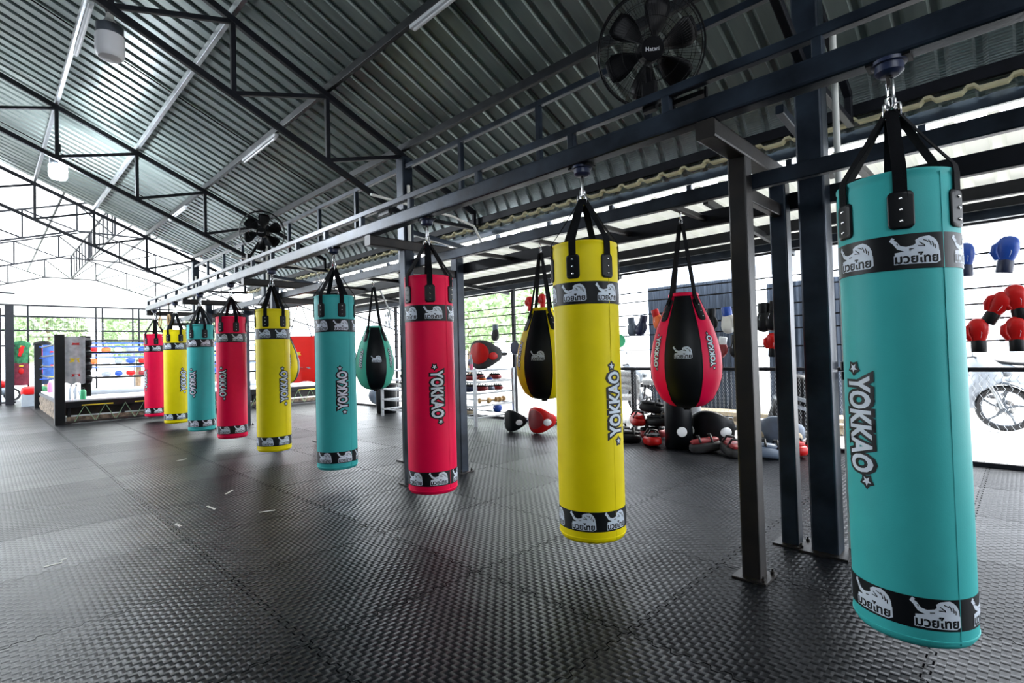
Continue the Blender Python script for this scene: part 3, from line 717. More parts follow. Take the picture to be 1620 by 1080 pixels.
# ------------------------------------------------------------------ fans
def fan(c, r, look, lb, arm_to):
    """wall fan; faces 'look'"""
    t = thing('wall_fan', lb, 'fan', c, 0, 'black wall fans')
    q = Vector(look).normalized().to_track_quat('Z', 'Y').to_matrix(); T = lambda x, y, z: q @ Vector((x, y, z))
    m = MB()
    def ring(R, z, rr, n=48, k=6): m.tube([T(R * cos(2 * pi * i / n), R * sin(2 * pi * i / n), z) for i in range(n)], rr, k, closed=True)
    ring(r, 0, .006); ring(r * .97, .035, .003); ring(r * .97, -.035, .003)
    for R, z in ((.3, .085), (.55, .075), (.8, .058)): ring(r * R, z, .0016); ring(r * R, -z - .01, .0016)
    for k in range(96):
        a = 2 * pi * k / 96; b = a + .12
        m.tube([T(.19 * r * cos(a), .19 * r * sin(a), .09), T(.6 * r * cos((a + b) / 2), .6 * r * sin((a + b) / 2), .078), T(.93 * r * cos(b), .93 * r * sin(b), .042), T(r * cos(b), r * sin(b), 0)], .0011, 3, caps=False)
        if k % 2 == 0: m.tube([T(.25 * r * cos(a), .25 * r * sin(a), -.10), T(.9 * r * cos(a), .9 * r * sin(a), -.055), T(r * cos(a), r * sin(a), 0)], .0013, 3, caps=False)
    m.build('guard', 'black_plastic', t, ang=0)
    for k in range(6 if r > .3 else 6):
        a0 = 2 * pi * k / 6 + .3; b = MB(); nr, na = 7, 6; vs = []
        for i in range(nr):
            rr = r * (.14 + .73 * i / (nr - 1)); hwid = [.16, .24, .33, .37, .37, .34, .22][i]; tw = .050 - .028 * i / (nr - 1)
            for j in range(na):
                s_ = j / (na - 1) * 2 - 1; a = a0 + s_ * hwid + .10 * i / nr; vs.append(T(rr * cos(a), rr * sin(a), s_ * tw + .006 * cos(s_ * 2)))
        b.add(vs, [(i * na + j, i * na + j + 1, (i + 1) * na + j + 1, (i + 1) * na + j) for i in range(nr - 1) for j in range(na - 1)])
        o = b.build('blade', 'black_plastic', t, ang=60, fix=False)
        md = o.modifiers.new('thick', 'SOLIDIFY'); md.thickness = .004
    b = MB(); b.lathe([(.01, .062), (.05 * r / .32, .064), (.062 * r / .32, .055), (.066 * r / .32, .04), (.066 * r / .32, -.03)], 28, axis=look); b.build('hub', 'black_plastic', t)
    b = MB(); b.lathe([(.03, .105), (.062, .104), (.066, .095), (.066, .088)], 28, axis=look); cap = b.build('guard_badge', 'black_plastic', t)
    if r > .28:
        v, f = text2d('Hatari', .0); m = MB(); s_ = .085 / 2.7
        m.add([T((a * s_ - .042) * cos(.0), (b_ * s_ - .010), .107) for a, b_ in v], f); 
        m.build('badge_lettering', 'white', cap, ang=0, fix=False)
    b = MB(); b.ell(T(0, 0, -.13), .075, .075, .10, 14, 8, R=q); b.build('motor_housing', 'black_plastic', t)
    e = Vector(arm_to) - Vector(c); b = MB(); b.tube([T(0, 0, -.16), e * .5 + T(0, 0, -.12), e], .018, 8); b.bar(e + Vector((0, 0, -.08)), e + Vector((0, 0, .08)), .08, .04); b.build('wall_bracket', 'black_plastic', t)
    return t
def lookat(c, down=.0): v = Vector((0, 0, 1.26)) - Vector(c); v.z += down; return v
fan((2.80, 1.535, 3.035), .312, (-.72, -.52, -.42), 'large black wall fan at the top right, above the rail', (2.62, 1.45, 2.66))
c2 = (2.84, 7.78, 3.09); fan(c2, .30, (-.48, -.86, -.22), 'black wall fan farther along the rail, above the yellow bag', (2.62, 7.72, 2.66))

# ------------------------------------------------------------------ little things on the rail
t = thing('floodlight', 'small black floodlight on top of the rail, left of the pink bag straps', 'light', (2.66, 4.22, 2.53))
MB().box((-.03, -.10, .03), (.0, .10, .15)).build('housing', 'black_plastic', t); MB().box((-.036, -.085, .045), (-.028, .085, .135)).build('lens', 'lamp_white', t)
MB().tube([(0, -.07, .03), (0.02, -.07, 0), (.02, .07, 0), (0, .07, .03)], .006, 6).build('yoke', 'pvc', t)
t = thing('fan_mount', 'black metal mount on the rail below the large fan', 'bracket', (2.66, 1.27, 2.515))
MB().box((-.02, -.13, 0), (.01, .10, .015)).box((-.02, -.13, 0), (.0, -.12, .10)).box((-.02, .05, 0), (.0, .06, .12)).box((-.03, -.12, .06), (.02, .05, .085)).build('plate', 'black_plastic', t)
tag(MB().tube([(2.95, -.12, 2.14), (2.95, -.12, 2.02), (2.95, -.12, 1.97)], [.024, .027, .014], 10).build('plumb_weight', 'chrome'), 'small silvery cylinder hanging under the frame beam at the far right', 'weight')
for i, (y, z, lb) in enumerate(((12.03, 2.2, 'left of the second farthest bag'), (12.76, 2.2, 'between the two farthest bags'))):
    t = thing('gym_ring', 'brown wooden gym ring hanging from the rail, ' + lb, 'gym ring', (2.59, y, z - .1), 0, 'gym rings')
    MB().tube([(0, .10 * cos(2 * pi * k / 24), .10 * sin(2 * pi * k / 24)) for k in range(24)], .014, 8, closed=True).build('hoop', 'wood', t)
    MB().tube([(0, 0, .10), (0, 0, .31)], .012, 6).build('strap', 'webbing', t)

# ------------------------------------------------------------------ tape strips on the mats
tp = [((2.07, 2.64), .9, .07, 'beside the middle of the dark floor, second nearest')]
def tape(x, y, a, L, lb):
    m = MB(); m.box((-L / 2, -.009, .0005), (L / 2, .009, .0034))
    o = m.build('tape_strip', 'tape_white', ang=0, loc=(x, y, 0)); o.rotation_euler = (0, 0, a); tag(o, lb, 'tape', 'white tape scraps on the mats')
for x, y, L, a, lb in ((1.38, 5.05, .16, -1.47, 'short white tape scrap lying across, middle one of those ahead of the bags'), (1.06, 4.73, .11, -1.48, 'short white tape scrap, nearest of those ahead of the mid row bags'), (1.66, 4.55, .12, -.33, 'white tape scrap lying sideways, rightmost on the dark mats'),
        (1.66, 5.5, .15, .87, 'slanting white tape scrap, farther than the short ones'), (1.8, 7.8, .13, .42, 'white tape scrap farthest away, below the small pink bag'), (.31, 4.44, .09, .08, 'white tape scrap at the far left of the dark mats'), (.365, 4.50, .035, .69, 'tiny white tape scrap beside the one at far left')):
    tape(x, y, a, L, lb)

# ------------------------------------------------------------------ boxing ring
RX0, RX1, RY0, RY1, RZ = 1.22, 7.3, 14.75, 20.8, .50
t = thing('boxing_ring', 'low boxing ring platform with pale canvas and black edge, at the far left', 'boxing ring', (RX0, RY0, 0))
W_, D_ = RX1 - RX0, RY1 - RY0
MB().box((0, 0, RZ - .05), (W_, D_, RZ)).build('canvas', 'canvas', t)
MB().tube([(.35, D_ * .35, RZ + .03), (W_, D_ * .30, RZ + .03)], .10, 14).build('rolled_cover', 'grey_roll', t)
MB().bar((-.02, -.02, RZ - .10), (W_, -.02, RZ - .10), .05, .14).build('front_edge', 'black_vinyl', t)
for k in range(6):
    MB().bar((.3 + k * .95, -.055, RZ - .12), (.85 + k * .95, -.055, RZ - .12), .02, .022).build('yellow_trim', 'yellow_trim', t)
MB().bar((-.02, 0, RZ - .07), (-.02, D_, RZ - .07), .05, .08).build('side_edge', 'black_vinyl', t)
m = MB(); n = 24
vs = [( -.03 + .02 * math.sin(i * 1.7 + j * 2.3), D_ * i / n, (RZ - .10) * j / 5) for i in range(n + 1) for j in range(6)]
m.add(vs, [(i * 6 + j, i * 6 + j + 1, (i + 1) * 6 + j + 1, (i + 1) * 6 + j) for i in range(n) for j in range(5)]); m.build('side_skirt', 'cargo_net', t, ang=60)
m = MB()
for k in range(15):
    x = .35 + k * .36; m.tube([(x - .17, -.06, .04), (x, -.07, RZ - .12), (x + .17, -.06, .04)], .009, 5)
m.build('lacing', 'cord_green', t)
MB().box((.05, .02, .02), (W_, .04, .14)).build('lower_net', 'cargo_net', t)
MB().bar((0, -.03, .03), (W_, -.03, .03), .05, .05).build('bottom_rail', 'brown_steel', t)
for k in range(7): MB().bar((.1 + k * .95, .10, 0), (.1 + k * .95, .10, RZ - .1), .06).build('leg', 'truss_paint', t)
MB().bar((0, .5, .22), (W_, .5, .22), .05, .16).build('inner_beam', 'brown_steel', t)
def rpost(x, y, lb, s=.17, h=1.9):
    t = thing('ring_post', lb, 'post', (x, y, 0), 0, 'ring corner posts')
    MB().bar((0, 0, 0), (0, 0, h), s, s, r=.01).build('shaft', 'black_vinyl', t); MB().box((-s * .6, -s * .6, h), (s * .6, s * .6, h + .012)).build('cap', 'black_plastic', t)
rpost(1.15, 14.62, 'thick black ring corner post nearest the camera')
rpost(1.17, 21.0, 'black ring corner post at the far left corner, behind the blue cloth')
rpost(7.4, 20.95, 'black ring corner post at the far right corner, behind the bags')
rpost(7.4, 14.6, 'black ring corner post at the right corner, behind the yellow bag')
def ropes(p0, p1, zs, mt, side):
    for z, nm in zip(zs, ('lowest', 'second', 'third', 'top')):
        m = MB().tube([(p0[0], p0[1], z), ((p0[0] + p1[0]) / 2, (p0[1] + p1[1]) / 2, z - .02), (p1[0], p1[1], z)], .022, 8)
        tag(m.build('ring_rope', mt), '%s %s ring rope on the %s side' % (nm, 'blue' if mt == 'blue' else 'black', side), 'rope', 'ring ropes')
ropes((1.2, 14.72), (7.36, 14.68), (.97, 1.25, 1.53, 1.79), 'black_vinyl', 'near')
ropes((1.2, 20.93), (7.36, 20.88), (.86, 1.17, 1.49, 1.82), 'blue', 'far')
ropes((1.24, 14.70), (1.24, 20.93), (.97, 1.25, 1.53, 1.79), 'black_vinyl', 'left')
t = thing('corner_pad', 'black corner pads with turnbuckles beside the grey cloth', 'pad', (1.62, 14.95, RZ))
for i, z in enumerate((.46, .74, 1.02, 1.28)):
    MB().ell((0, 0, z - .03), .12, .10, .10, 12, 8, pw=.6).build('pad', 'black_vinyl', t); MB().tube([(-.4, -.2, z), (-.1, -.02, z)], .02, 6).build('turnbuckle', 'galvanised', t)
MB().box((-.08, .05, .05), (.10, .12, 1.40)).build('backing', 'black_vinyl', t)
def cloth(name, lb, cat, x, y, z0, z1, w_, mt, wav=.03, mt2=None, marks=(), rz=0, th=.012):
    t = thing(name, lb, cat, (x, y, 0), rz)
    m = MB(); n, k = 16, 12; f = lambda a, b: wav * (sin(a * 9 + b * 2) + .5 * sin(a * 17 + 1)) * (.4 + .6 * (1 - b))
    for s_ in (0, 1):
        m.add([(-w_ / 2 + w_ * i / n, f(i / n, j / k) + s_ * th, z0 + (z1 - z0) * j / k + (.02 * sin(i * .8) if j == 0 else 0)) for i in range(n + 1) for j in range(k + 1)],
              [(i * (k + 1) + j, i * (k + 1) + j + 1, (i + 1) * (k + 1) + j + 1, (i + 1) * (k + 1) + j) for i in range(n) for j in range(k)])
    m.build('cloth', mt, t, ang=70, fix=False)
    for (a, b, ww, hh, mm) in marks:
        q = MB(); q.add([(-w_ / 2 + w_ * (a + dx * ww / 2), f(a + dx * ww / 2, b) - .012, z0 + (z1 - z0) * (b + dz * hh / 2)) for dx, dz in ((-1, -1), (-.3, -.7), (1, -.9), (.8, .2), (1, 1), (0, .7), (-.9, 1), (-.7, .1))], [tuple(range(8))]); q.build('print', mm, t, ang=0, fix=False)
    return t
cloth('hanging_towel', 'grey satin towel hung over the ropes beside the near ring post', 'towel', 1.40, 14.62, .86, 1.86, .36, 'grey_fabric', .025, marks=((.55, .85, .4, .05, 'red'), (.5, .5, .5, .10, 'yellow_trim'), (.55, .18, .45, .06, 'red')))
cloth('hanging_towel', 'blue satin cloth hung at the far left ring corner', 'towel', 1.52, 20.90, .85, 1.88, .50, 'blue_fabric', .03, marks=((.5, .8, .4, .05, 'red'), (.5, .4, .4, .06, 'red'), (.4, .06, .4, .07, 'yellow_trim')))
def bottle(x, y, z, mt, lb, r=.04, h=.26, capm='black_plastic'):
    t = thing('water_bottle', lb, 'bottle', (x, y, z), 0, 'bottles on the ring edge')
    MB().lathe([(r * .9, 0), (r, .01), (r, h * .7), (r * .6, h * .85), (r * .45, h * .88)], 16).build('body', mt, t); MB().lathe([(r * .5, h * .87), (r * .5, h), (r * .3, h + .01)], 12).build('cap', capm, t)
bottle(1.56, 14.84, RZ, 'green_plastic', 'green bottle with black cap on the ring edge', .055, .25)
bottle(1.36, 14.84, RZ, 'clear_plastic', 'clear plastic bottle right beside the near ring post', .045, .33, 'white'); bottle(1.45, 14.90, RZ, 'clear_plastic', 'clear plastic bottle next to the green one', .045, .33, 'white')
bottle(1.35, 19.7, RZ, 'pink_plastic', 'pink bottle on the left ring edge', .06, .33, 'white')

# ------------------------------------------------------------------ far end: frame wall, glass door, jerseys, rack
def framewall():
    Y0 = 25.2
    t = thing('glazed_frame', 'thin black steel frame with panes along the far end of the hall', 'window frame', (0, Y0, 0))
    for z in (3.42, 3.02, 2.52): MB().bar((-5, 0, z), (10, 0, z), .06).build('transom', 'truss_paint', t)
    for x in (1.15, 3.05, 3.25, 4.2, 4.4, 5.0, 6.6, 8.2): MB().bar((x, 0, 1.9 if x not in (1.15, 3.05, 5.0) else 0), (x, 0, 3.42), .055).build('mullion', 'truss_paint', t)
    m = MB(); 
    for k in range(34): m.bar((1.25 + k * .055, .05, 2.55), (1.25 + k * .055, .05, 3.0), .008, r=0)
    for k in range(8): m.bar((1.2, .05, 2.58 + k * .055), (3.05, .05, 2.58 + k * .055), .008, r=0)
    m.build('mesh_panel', 'truss_paint', t, ang=0)
framewall()
t = thing('steel_column', 'thick black column at the far left beside the glass door', 'column', (.64, 24.0, 0))
MB().bar((0, 0, 0), (0, 0, 3.32), .22, .22, r=.01).build('shaft', 'truss_paint', t)
t = thing('door_1', '', '', (0, 24.0, 0)); del t['label']; del t['category']; t['kind'] = 'structure'
for x in (.42, -.6, -1.6): MB().bar((x, 0, 0), (x, 0, 3.2), .05).build('door_frame', 'truss_paint', t)
for z in (.08, 1.95, 2.95, 3.7): MB().bar((-2, 0, z), (.78, 0, z), .06).build('door_rail', 'truss_paint', t)
MB().box((-2, -.01, .1), (.78, .01, 2.9)).build('door_glass', 'clear_plastic', t)
tag(MB().tube([(1.0, 24.3, 2.26), (2.6, 24.3, 2.26)], .016, 8).build('clothes_rail', 'truss_paint'), 'thin black clothes rail above the hung jerseys', 'rail')
def jersey(x, lb, m1, m2, hang=True):
    t = thing('hung_jersey', lb, 'jersey', (x, 24.25, 0), 0, 'clothes on the far rail'); t.scale = (.84, 1, 1)
    for nm, mm, zs in (('upper_shirt', m1, ((1.35, .20), (1.5, .21), (1.9, .24), (1.98, .30), (2.07, .26), (2.12, .08))), ('lower_garment', m2, ((.62, .22), (.9, .24), (1.3, .22), (1.38, .20)))):
        r = []
        for z, w_ in zs: r.append([(w_ * cos(a), .05 * sin(a) + .01 * sin(a * 5 + z * 7), z) for a in [2 * pi * k / 20 for k in range(20)]])
        MB().rings(r).build(nm, mm, t, ang=60)
    MB().bar((-.06, -.07, 1.6), (.06, -.07, 1.95), .10, .02, up=(0, 1, 0)).build('print', 'red', t)
    m = MB(); m.ell((0, -.058, 1.80), .075, .008, .12); m.ell((0, -.058, 1.1), .08, .008, .10); m.build('front_print', 'red', t)
    m = MB(); m.ell((0, -.065, 1.94), .05, .006, .02); m.ell((0, -.065, 1.27), .07, .006, .025); m.build('yellow_print', 'yellow_trim', t)
    m = MB().tube([(0, 0, 2.10), (0, 0, 2.24), (0, .05, 2.275)], .008, 6); m.build('hanger', 'black_plastic', t)
jersey(.93, 'green jersey over maroon shorts hanging by the black column', 'green_fabric', 'maroon_fabric'); jersey(1.47, 'black and dark grey jersey hanging right of the green one', 'black_vinyl', 'navy')
tag(MB().ell((1.35, 23.6, .30), .34, .22, .30, 16, 10).build('laundry_bag', 'green_fabric'), 'dark green patterned bag on the floor under the jerseys', 'bag')
def ringbox(x, y, lb):
    t = thing('scooter', lb, 'scooter', (x, y, 0))
    MB().ell((0, 0, .62), .5, .16, .16, 14, 8).build('seat_cover', 'red', t); MB().ell((0, 0, .40), .45, .15, .18, 14, 8).build('body', 'pale_plastic', t)
    for s_ in (-1, 1): MB().lathe([(.17, -.04), (.24, -.04), (.24, .04), (.17, .04)], 20, c=(s_ * .42, 0, .24), axis=(0, 1, 0), closed=True).build('tyre', 'dark_rubber', t)
ringbox(.35, 26.5, 'red and white scooter parked outside the glass door at far left')
t = thing('storage_crate', 'white and red crate standing left of the ring', 'crate', (1.15 - .45, 21.2, 0), 0)
# leave the crate just left of the ring, partly behind the black post
t.location = (1.05, 22.6, 0); t.scale = (.7, .7, .85)
MB().ell((0, 0, .55), .30, .35, .18, 14, 8, pw=.6).build('red_cover', 'red', t); MB().box((-.26, -.3, 0), (.26, .3, .46)).build('box', 'pale_plastic', t)
# gear rack behind the ring
t = thing('gear_rack', 'wide white shelving with blue edges full of gear behind the ring', 'shelf', (2.2, 22.2, 0))
for z in (.80, 1.22, 1.62, 1.95): MB().box((-.4, 0, z), (4.8, .45, z + .03)).build('shelf_board', 'white', t); MB().box((-.4, -.02, z - .01), (4.8, .0, z + .04)).build('blue_edge', 'blue', t)
for x in (-.4, .3, 1.6, 3.0, 4.8): MB().bar((x, .43, 0), (x, .43, 2.02), .05, .05).build('upright', 'galvanised', t)
cols = ['red', 'white', 'blue', 'dark_red', 'navy', 'orange', 'pale_plastic', 'red', 'grey_fabric']
nm_c = {'red': 'red', 'white': 'white', 'blue': 'blue', 'dark_red': 'dark red', 'navy': 'navy', 'orange': 'orange', 'pale_plastic': 'pale', 'grey_fabric': 'grey'}
for r_, z in enumerate((.83, 1.25, 1.65)):
    for k in range(14):
        cc = cols[(k * 5 + r_ * 4) % 9]; x = 1.95 + k * .34
        m = MB().ell((x, 22.36, z + .09 + .01 * (k % 3)), .12 + .02 * (k % 2), .10, .09, 12, 7, pw=.8)
        if k % 2: m.box((x - .05, 22.3, z), (x + .05, 22.42, z + .05))
        tag(m.build('stored_pad', cc), 'small %s pad on the %s shelf of the rack behind the ring' % (nm_c[cc], ('lowest', 'middle', 'upper')[r_]), 'pad', '%s pads on the %s shelf' % (nm_c[cc], ('lowest', 'middle', 'upper')[r_]))

# ------------------------------------------------------------------ fence line on the right
FX = 7.0
def chain(y0, y1, z0, z1, lb, cell=.055):
    m = MB(); w_ = .0016; n = int((y1 - y0) / cell); kz = int((z1 - z0) / cell)
    r = .0018
    for i in range(n + 1):
        y = y0 + i * cell; pts = [(FX + (.003 if j % 2 else -.003), y + (cell / 2 if j % 2 else 0), z0 + j * cell * .9) for j in range(int((z1 - z0) / (cell * .9)) + 1)]
        m.tube(pts, r, 3, caps=False); 
        pts = [(p[0] * 2 * 0 + FX - (p[0] - FX), y + (0 if j % 2 else cell / 2), p[2]) for j, p in enumerate(pts)]
        m.tube(pts, r, 3, caps=False)
    tag(m.build('chain_link_mesh', 'galvanised', ang=0), lb, 'fence')
chain(-.6, 2.05, .03, .93, 'chain-link fence panel in front of the parked motorcycle')
chain(2.15, 5.15, .03, .93, 'chain-link fence panel behind the pink teardrop bag')
chain(5.25, 6.6, .03, .93, 'chain-link fence panel behind the yellow heavy bag')
tag(MB().bar((FX, -2, .965), (FX, 6.6, .965), .045).build('fence_top_rail', 'truss_paint'), 'black top rail of the chain-link fence', 'rail')
tag(MB().bar((FX, -2, .02), (FX, 14, .02), .05).build('fence_bottom_rail', 'truss_paint'), 'black bottom rail of the fence at the mat edge', 'rail')
for y, lb in ((-1.6, 'outside the frame'), (2.1, 'behind the nearest steel column'), (4.35, 'right of the near yellow bag'), (4.95, 'right beside the near yellow bag'), (6.9, 'beside the steel rack'), (10.9, 'far off beside the hanging white fan'), (13.4, 'far off behind the red banner')):
    if y < -1: continue
    tag(MB().bar((FX + .06, y, 0), (FX + .06, y, 2.6 if y not in (4.35, 4.95) else .96), .06).build('fence_post', 'truss_paint'), 'thin dark fence post ' + lb, 'post', 'fence posts')
for z, lb in ((1.25, 'lowest'), (1.47, 'second lowest'), (1.62, 'third lowest'), (1.78, 'fourth lowest'), (1.98, 'second highest'), (2.12, 'highest')):
    tag(MB().tube([(FX, -2, z), (FX, 13.5, z - .0)], .010, 6).build('glove_bar', 'truss_paint'), lb + ' thin bar above the fence where gloves hang', 'bar', 'bars above the fence')
# boxing gloves
def glove(mt, cuff, sc_=1.):
    t = thing('boxing_glove', '', 'glove')
    m = MB(); r = []
    for z, a, b, oy in ((.10, .052, .045, 0), (.13, .062, .052, 0), (.18, .078, .062, -.004), (.23, .084, .068, -.008), (.275, .080, .066, -.012), (.31, .062, .052, -.014), (.33, .035, .03, -.014), (.335, .01, .01, -.014)):
        r.append([(oy + b * math.copysign(abs(cos(q)) ** .8, cos(q)), a * math.copysign(abs(sin(q)) ** .8, sin(q)), z) for q in [2 * pi * k / 18 for k in range(18)]])
    m.rings(r)
    m.tube([(-.02, .055, .12), (-.035, .088, .18), (-.04, .085, .235), (-.04, .06, .265)], [.026, .032, .03, .018], 10)
    m.build('fist', mt, t, ang=70)
    r = [[((.04 + d) * cos(q), (.048 + d) * sin(q), z) for q in [2 * pi * k / 18 for k in range(18)]] for z, d in ((0, .010), (.01, .014), (.10, .014), (.125, .008))]
    MB().rings(r).build('cuff', cuff, t, ang=50)
    m = MB().tube([(-.05, -.02, .14), (-.064, -.03, .19), (-.068, -.01, .235)], .0035, 5); m.build('stitched_mark', 'emblem_white', t)
    t.scale = (sc_,) * 3
    return t
GL = [('blue', 'navy', .42, 1.90, 0, 1, 'blue glove half hidden behind the near turquoise bag'),
      ('blue', 'navy', .14, 1.90, .15, 1.05, 'blue boxing glove at the upper right edge of the photo'),
      ('red', 'black_vinyl', .28, 1.42, .5, 1, 'red boxing glove tilted sideways, upper left of the four red ones at right'),
      ('red', 'black_vinyl', .03, 1.43, -.15, 1.05, 'red boxing glove, upper right of the four red ones at right'),
      ('red', 'black_vinyl', .345, 1.14, 0, 1, 'red boxing glove with black cuff, lower left of the four red ones at right'),
      ('red', 'black_vinyl', .07, 1.14, 0, 1, 'red boxing glove with black cuff, lower right of the four red ones at right'),
      ('slate', 'slate', 4.28, 1.48, pi - .1, .85, 'pale slate glove, leftmost of the row beside the pink teardrop bag'),
      ('navy', 'navy', 4.05, 1.47, pi + .3, .95, 'navy glove between the slate and the orange-red glove'),
      ('orange', 'red', 3.88, 1.55, pi - .3, .9, 'orange-red glove left of the pink teardrop bag'),
      ('black_vinyl', 'black_vinyl', 3.03, 1.47, pi + .1, 1., 'black glove right beside the pink teardrop bag, upper row'),
      ('pvc', 'blue', 2.83, 1.46, pi - .1, 1.05, 'cream glove with blue cuff left of the nearest post'),
      ('dark_red', 'white', 2.88, 1.13, pi + .2, .85, 'dark red glove below the cream glove'),
      ('black_vinyl', 'black_vinyl', 2.72, 1.14, pi, .9, 'black glove below and right of the cream glove'),
      ('black_vinyl', 'black_vinyl', 2.36, 1.46, pi, 1.1, 'black glove between the two near posts, left one'),
      ('black_vinyl', 'black_plastic', 2.22, 1.47, pi + .15, 1.1, 'black glove between the two near posts, right one'),
      ('red', 'black_vinyl', 2.27, 1.12, .05, .9, 'red glove low between the two near posts'),
      ('dark_rubber', 'slate', 7.27, 1.52, pi, .95, 'dark glove hanging alone against the light, above the rack'),
      ('red', 'red', 6.35, 2.0, 0, .8, 'red glove seen left through the straps of the yellow teardrop bag'),
      ('red', 'red', 6.05, 2.02, 0, .8, 'red glove seen right through the straps of the yellow teardrop bag')]
for mt, cf, y, z, tilt, s_, lb in GL:
    t = glove(mt, cf, s_); t['label'] = lb; t['group'] = 'boxing gloves on the bars'
    flip = tilt > 2
    # upside down gloves hang from their cuffs
    t.location = (FX - .07, y, z + (.31 * s_ if flip else 0)); t.rotation_euler = (tilt, 0, 0)
t = thing('focus_paddle', 'black striking paddle hanging above the rack', 'paddle', (FX - .05, 6.78, 1.35)); 
MB().lathe([(.02, -.012), (.115, -.012), (.125, 0), (.115, .012), (.02, .012)], 22, axis=(1, 0, 0)).build('disc', 'navy', t); MB().tube([(0, 0, .10), (0, 0, .34)], .014, 8).build('handle', 'black_vinyl', t)

tag(MB().lathe([(.01, -.03), (.10, -.03), (.11, 0), (.10, .03), (.01, .03)], 24, c=(FX - .06, 4.52, 1.40), axis=(-.7, -.7, 0)).build('round_target', 'green_plastic'), 'small green round target on the fence bars right beside the near yellow bag', 'target')
# ------------------------------------------------------------------ rack with gear
t = thing('steel_rack', 'open steel rack with four shelves of training gear', 'rack', (6.0, 6.85, 0))
LR = 3.0
for (x, y) in ((0, 0), (0, LR), (.95, 0), (.95, LR)): MB().bar((x, y, 0), (x, y, .99), .05).build('leg', 'galvanised', t)
for z in (.14, .34, .56, .76, .96):
    m = MB().bar((0, 0, z), (0, LR, z), .02, .03).bar((.95, 0, z), (.95, LR, z), .02, .03).bar((0, 0, z), (.95, 0, z), .02, .03).bar((0, LR, z), (.95, LR, z), .02, .03)
    for k in range(1, 12): m.bar((0, k * LR / 12, z), (.95, k * LR / 12, z), .012, .008)
    m.build('shelf', 'galvanised', t)
def blob(name, lb, cat, parts, loc, g=None, rz=0):
    t = thing(name, lb, cat, loc, rz, g)
    for nm, mt, f in parts:
        m = MB(); f(m); m.build(nm, mt, t, ang=60)
    return t
def thai_pad(mt1, mt2, lb, loc, rz=0, g='pads'):
    return blob('thai_pad', lb, 'pad', [('cushion', mt1, lambda m: m.ell((0, 0, .07), .10, .19, .065, 16, 9, pw=.6)), ('arm_side', mt2, lambda m: m.ell((0, 0, .14), .075, .17, .03, 14, 7, pw=.6)), ('strap', 'black_vinyl', lambda m: m.tube([(-.08, -.07, .12), (-.03, -.07, .21), (.05, -.07, .20), (.08, -.07, .12)], .014, 6)), ('strap', 'black_vinyl', lambda m: m.tube([(-.08, .07, .14), (-.03, .07, .21), (.05, .07, .20), (.08, .07, .14)], .014, 6))], loc, g, rz)
def belly(mt1, mt2, mdisc, lb, loc, rz, s_=1., tilt=0, oval=None):
    Rr = .25
    def at(a, v, h): return ((Rr + h) * cos(a), (Rr + h) * sin(a), .24 + v)
    def shell(m):
        r = []
        for i in range(15):
            a = radians(-86 + 172 * i / 14); f = abs(i - 7) / 7; hh = (.24 - .13 * min(1, f * 1.25) ** 2) * (1 if f < .95 else .6); th = .055 * (1 if f < .95 else .5)
            r.append([((Rr + th * math.copysign(abs(cos(q)) ** .6, cos(q))) * cos(a), (Rr + th * math.copysign(abs(cos(q)) ** .6, cos(q))) * sin(a), .24 + hh * math.copysign(abs(sin(q)) ** .6, sin(q))) for q in [2 * pi * k / 20 for k in range(20)]])
        m.rings(r)
    def pad_(c, ra, rb, h, n=28):
        def g(m):
            m.add([at(c[0] + ra * k_ * cos(2 * pi * k / n) / Rr, c[1] + rb * k_ * sin(2 * pi * k / n), hh) for k_, hh in ((1, .045), (1, .060 + h), (.85, .066 + h)) for k in range(n)] + [at(c[0], c[1], .068 + h)],
                  [(r_ * n + k, r_ * n + (k + 1) % n, r_ * n + n + (k + 1) % n, r_ * n + n + k) for r_ in (0, 1) for k in range(n)] + [(2 * n + k, 2 * n + (k + 1) % n, 3 * n) for k in range(n)])
        return g
    parts = [('shell', mt1, shell), ('belt', mt2, lambda m: m.tube([at(1.45, 0, 0), at(1.8, 0, .05), (-.22, .1, .24), (-.22, -.1, .24), at(-1.8, 0, .05), at(-1.45, 0, 0)], .03, 8)), ('round_badge', mdisc, pad_((.82, -.03), .062, .062, 0)), ('round_badge', mdisc, pad_((-.82, -.03), .062, .062, 0))]
    if oval: parts.append(('front_panel', oval, pad_((0, .02), .15, .17, .006)))
    t = blob('body_shield', lb, 'body shield', parts, loc, 'body shields', rz)
    t.scale = (s_,) * 3; t.rotation_euler[1] = tilt
    return t
rk = lambda y, z, x=6.15: (x, y, z)
belly('dark_rubber', 'black_vinyl', 'red', 'large red and grey body shield on the top of the steel rack', (6.62, 7.15, .975), pi + .25, 1.12, oval='red')
blob('round_shield', 'dark brown round pad leaning on the rack top, left of the red shield', 'pad', [('pad', 'dark_rubber', lambda m: m.ell((0, 0, .17), .08, .24, .17, 16, 9)), ('rim', 'dark_red', lambda m: m.ell((-.02, 0, .05), .10, .25, .05, 16, 7))], (6.22, 7.78, .98))
blob('spray_bottle', 'white bottle with pink base on the rack top', 'bottle', [('body', 'pale_plastic', lambda m: m.lathe([(.03, .1), (.03, .16), (.012, .22), (.01, .27)], 12)), ('base', 'pink_plastic', lambda m: m.lathe([(.032, 0), (.032, .10)], 12))], rk(7.02, .98, 6.08))
for i, (y, mt) in enumerate(((7.78, 'blue'), (7.56, 'blue'))):
    blob('headguard', 'blue headguard on the rack top, %s' % ('left one', 'right one')[i], 'headguard', [('shell', mt, lambda m: m.ell((0, 0, .12), .10, .09, .11, 14, 9)), ('face_opening', 'navy', lambda m: m.ell((-.08, 0, .10), .03, .05, .06, 10, 7))], (6.78, y, .978), 'blue headguards')
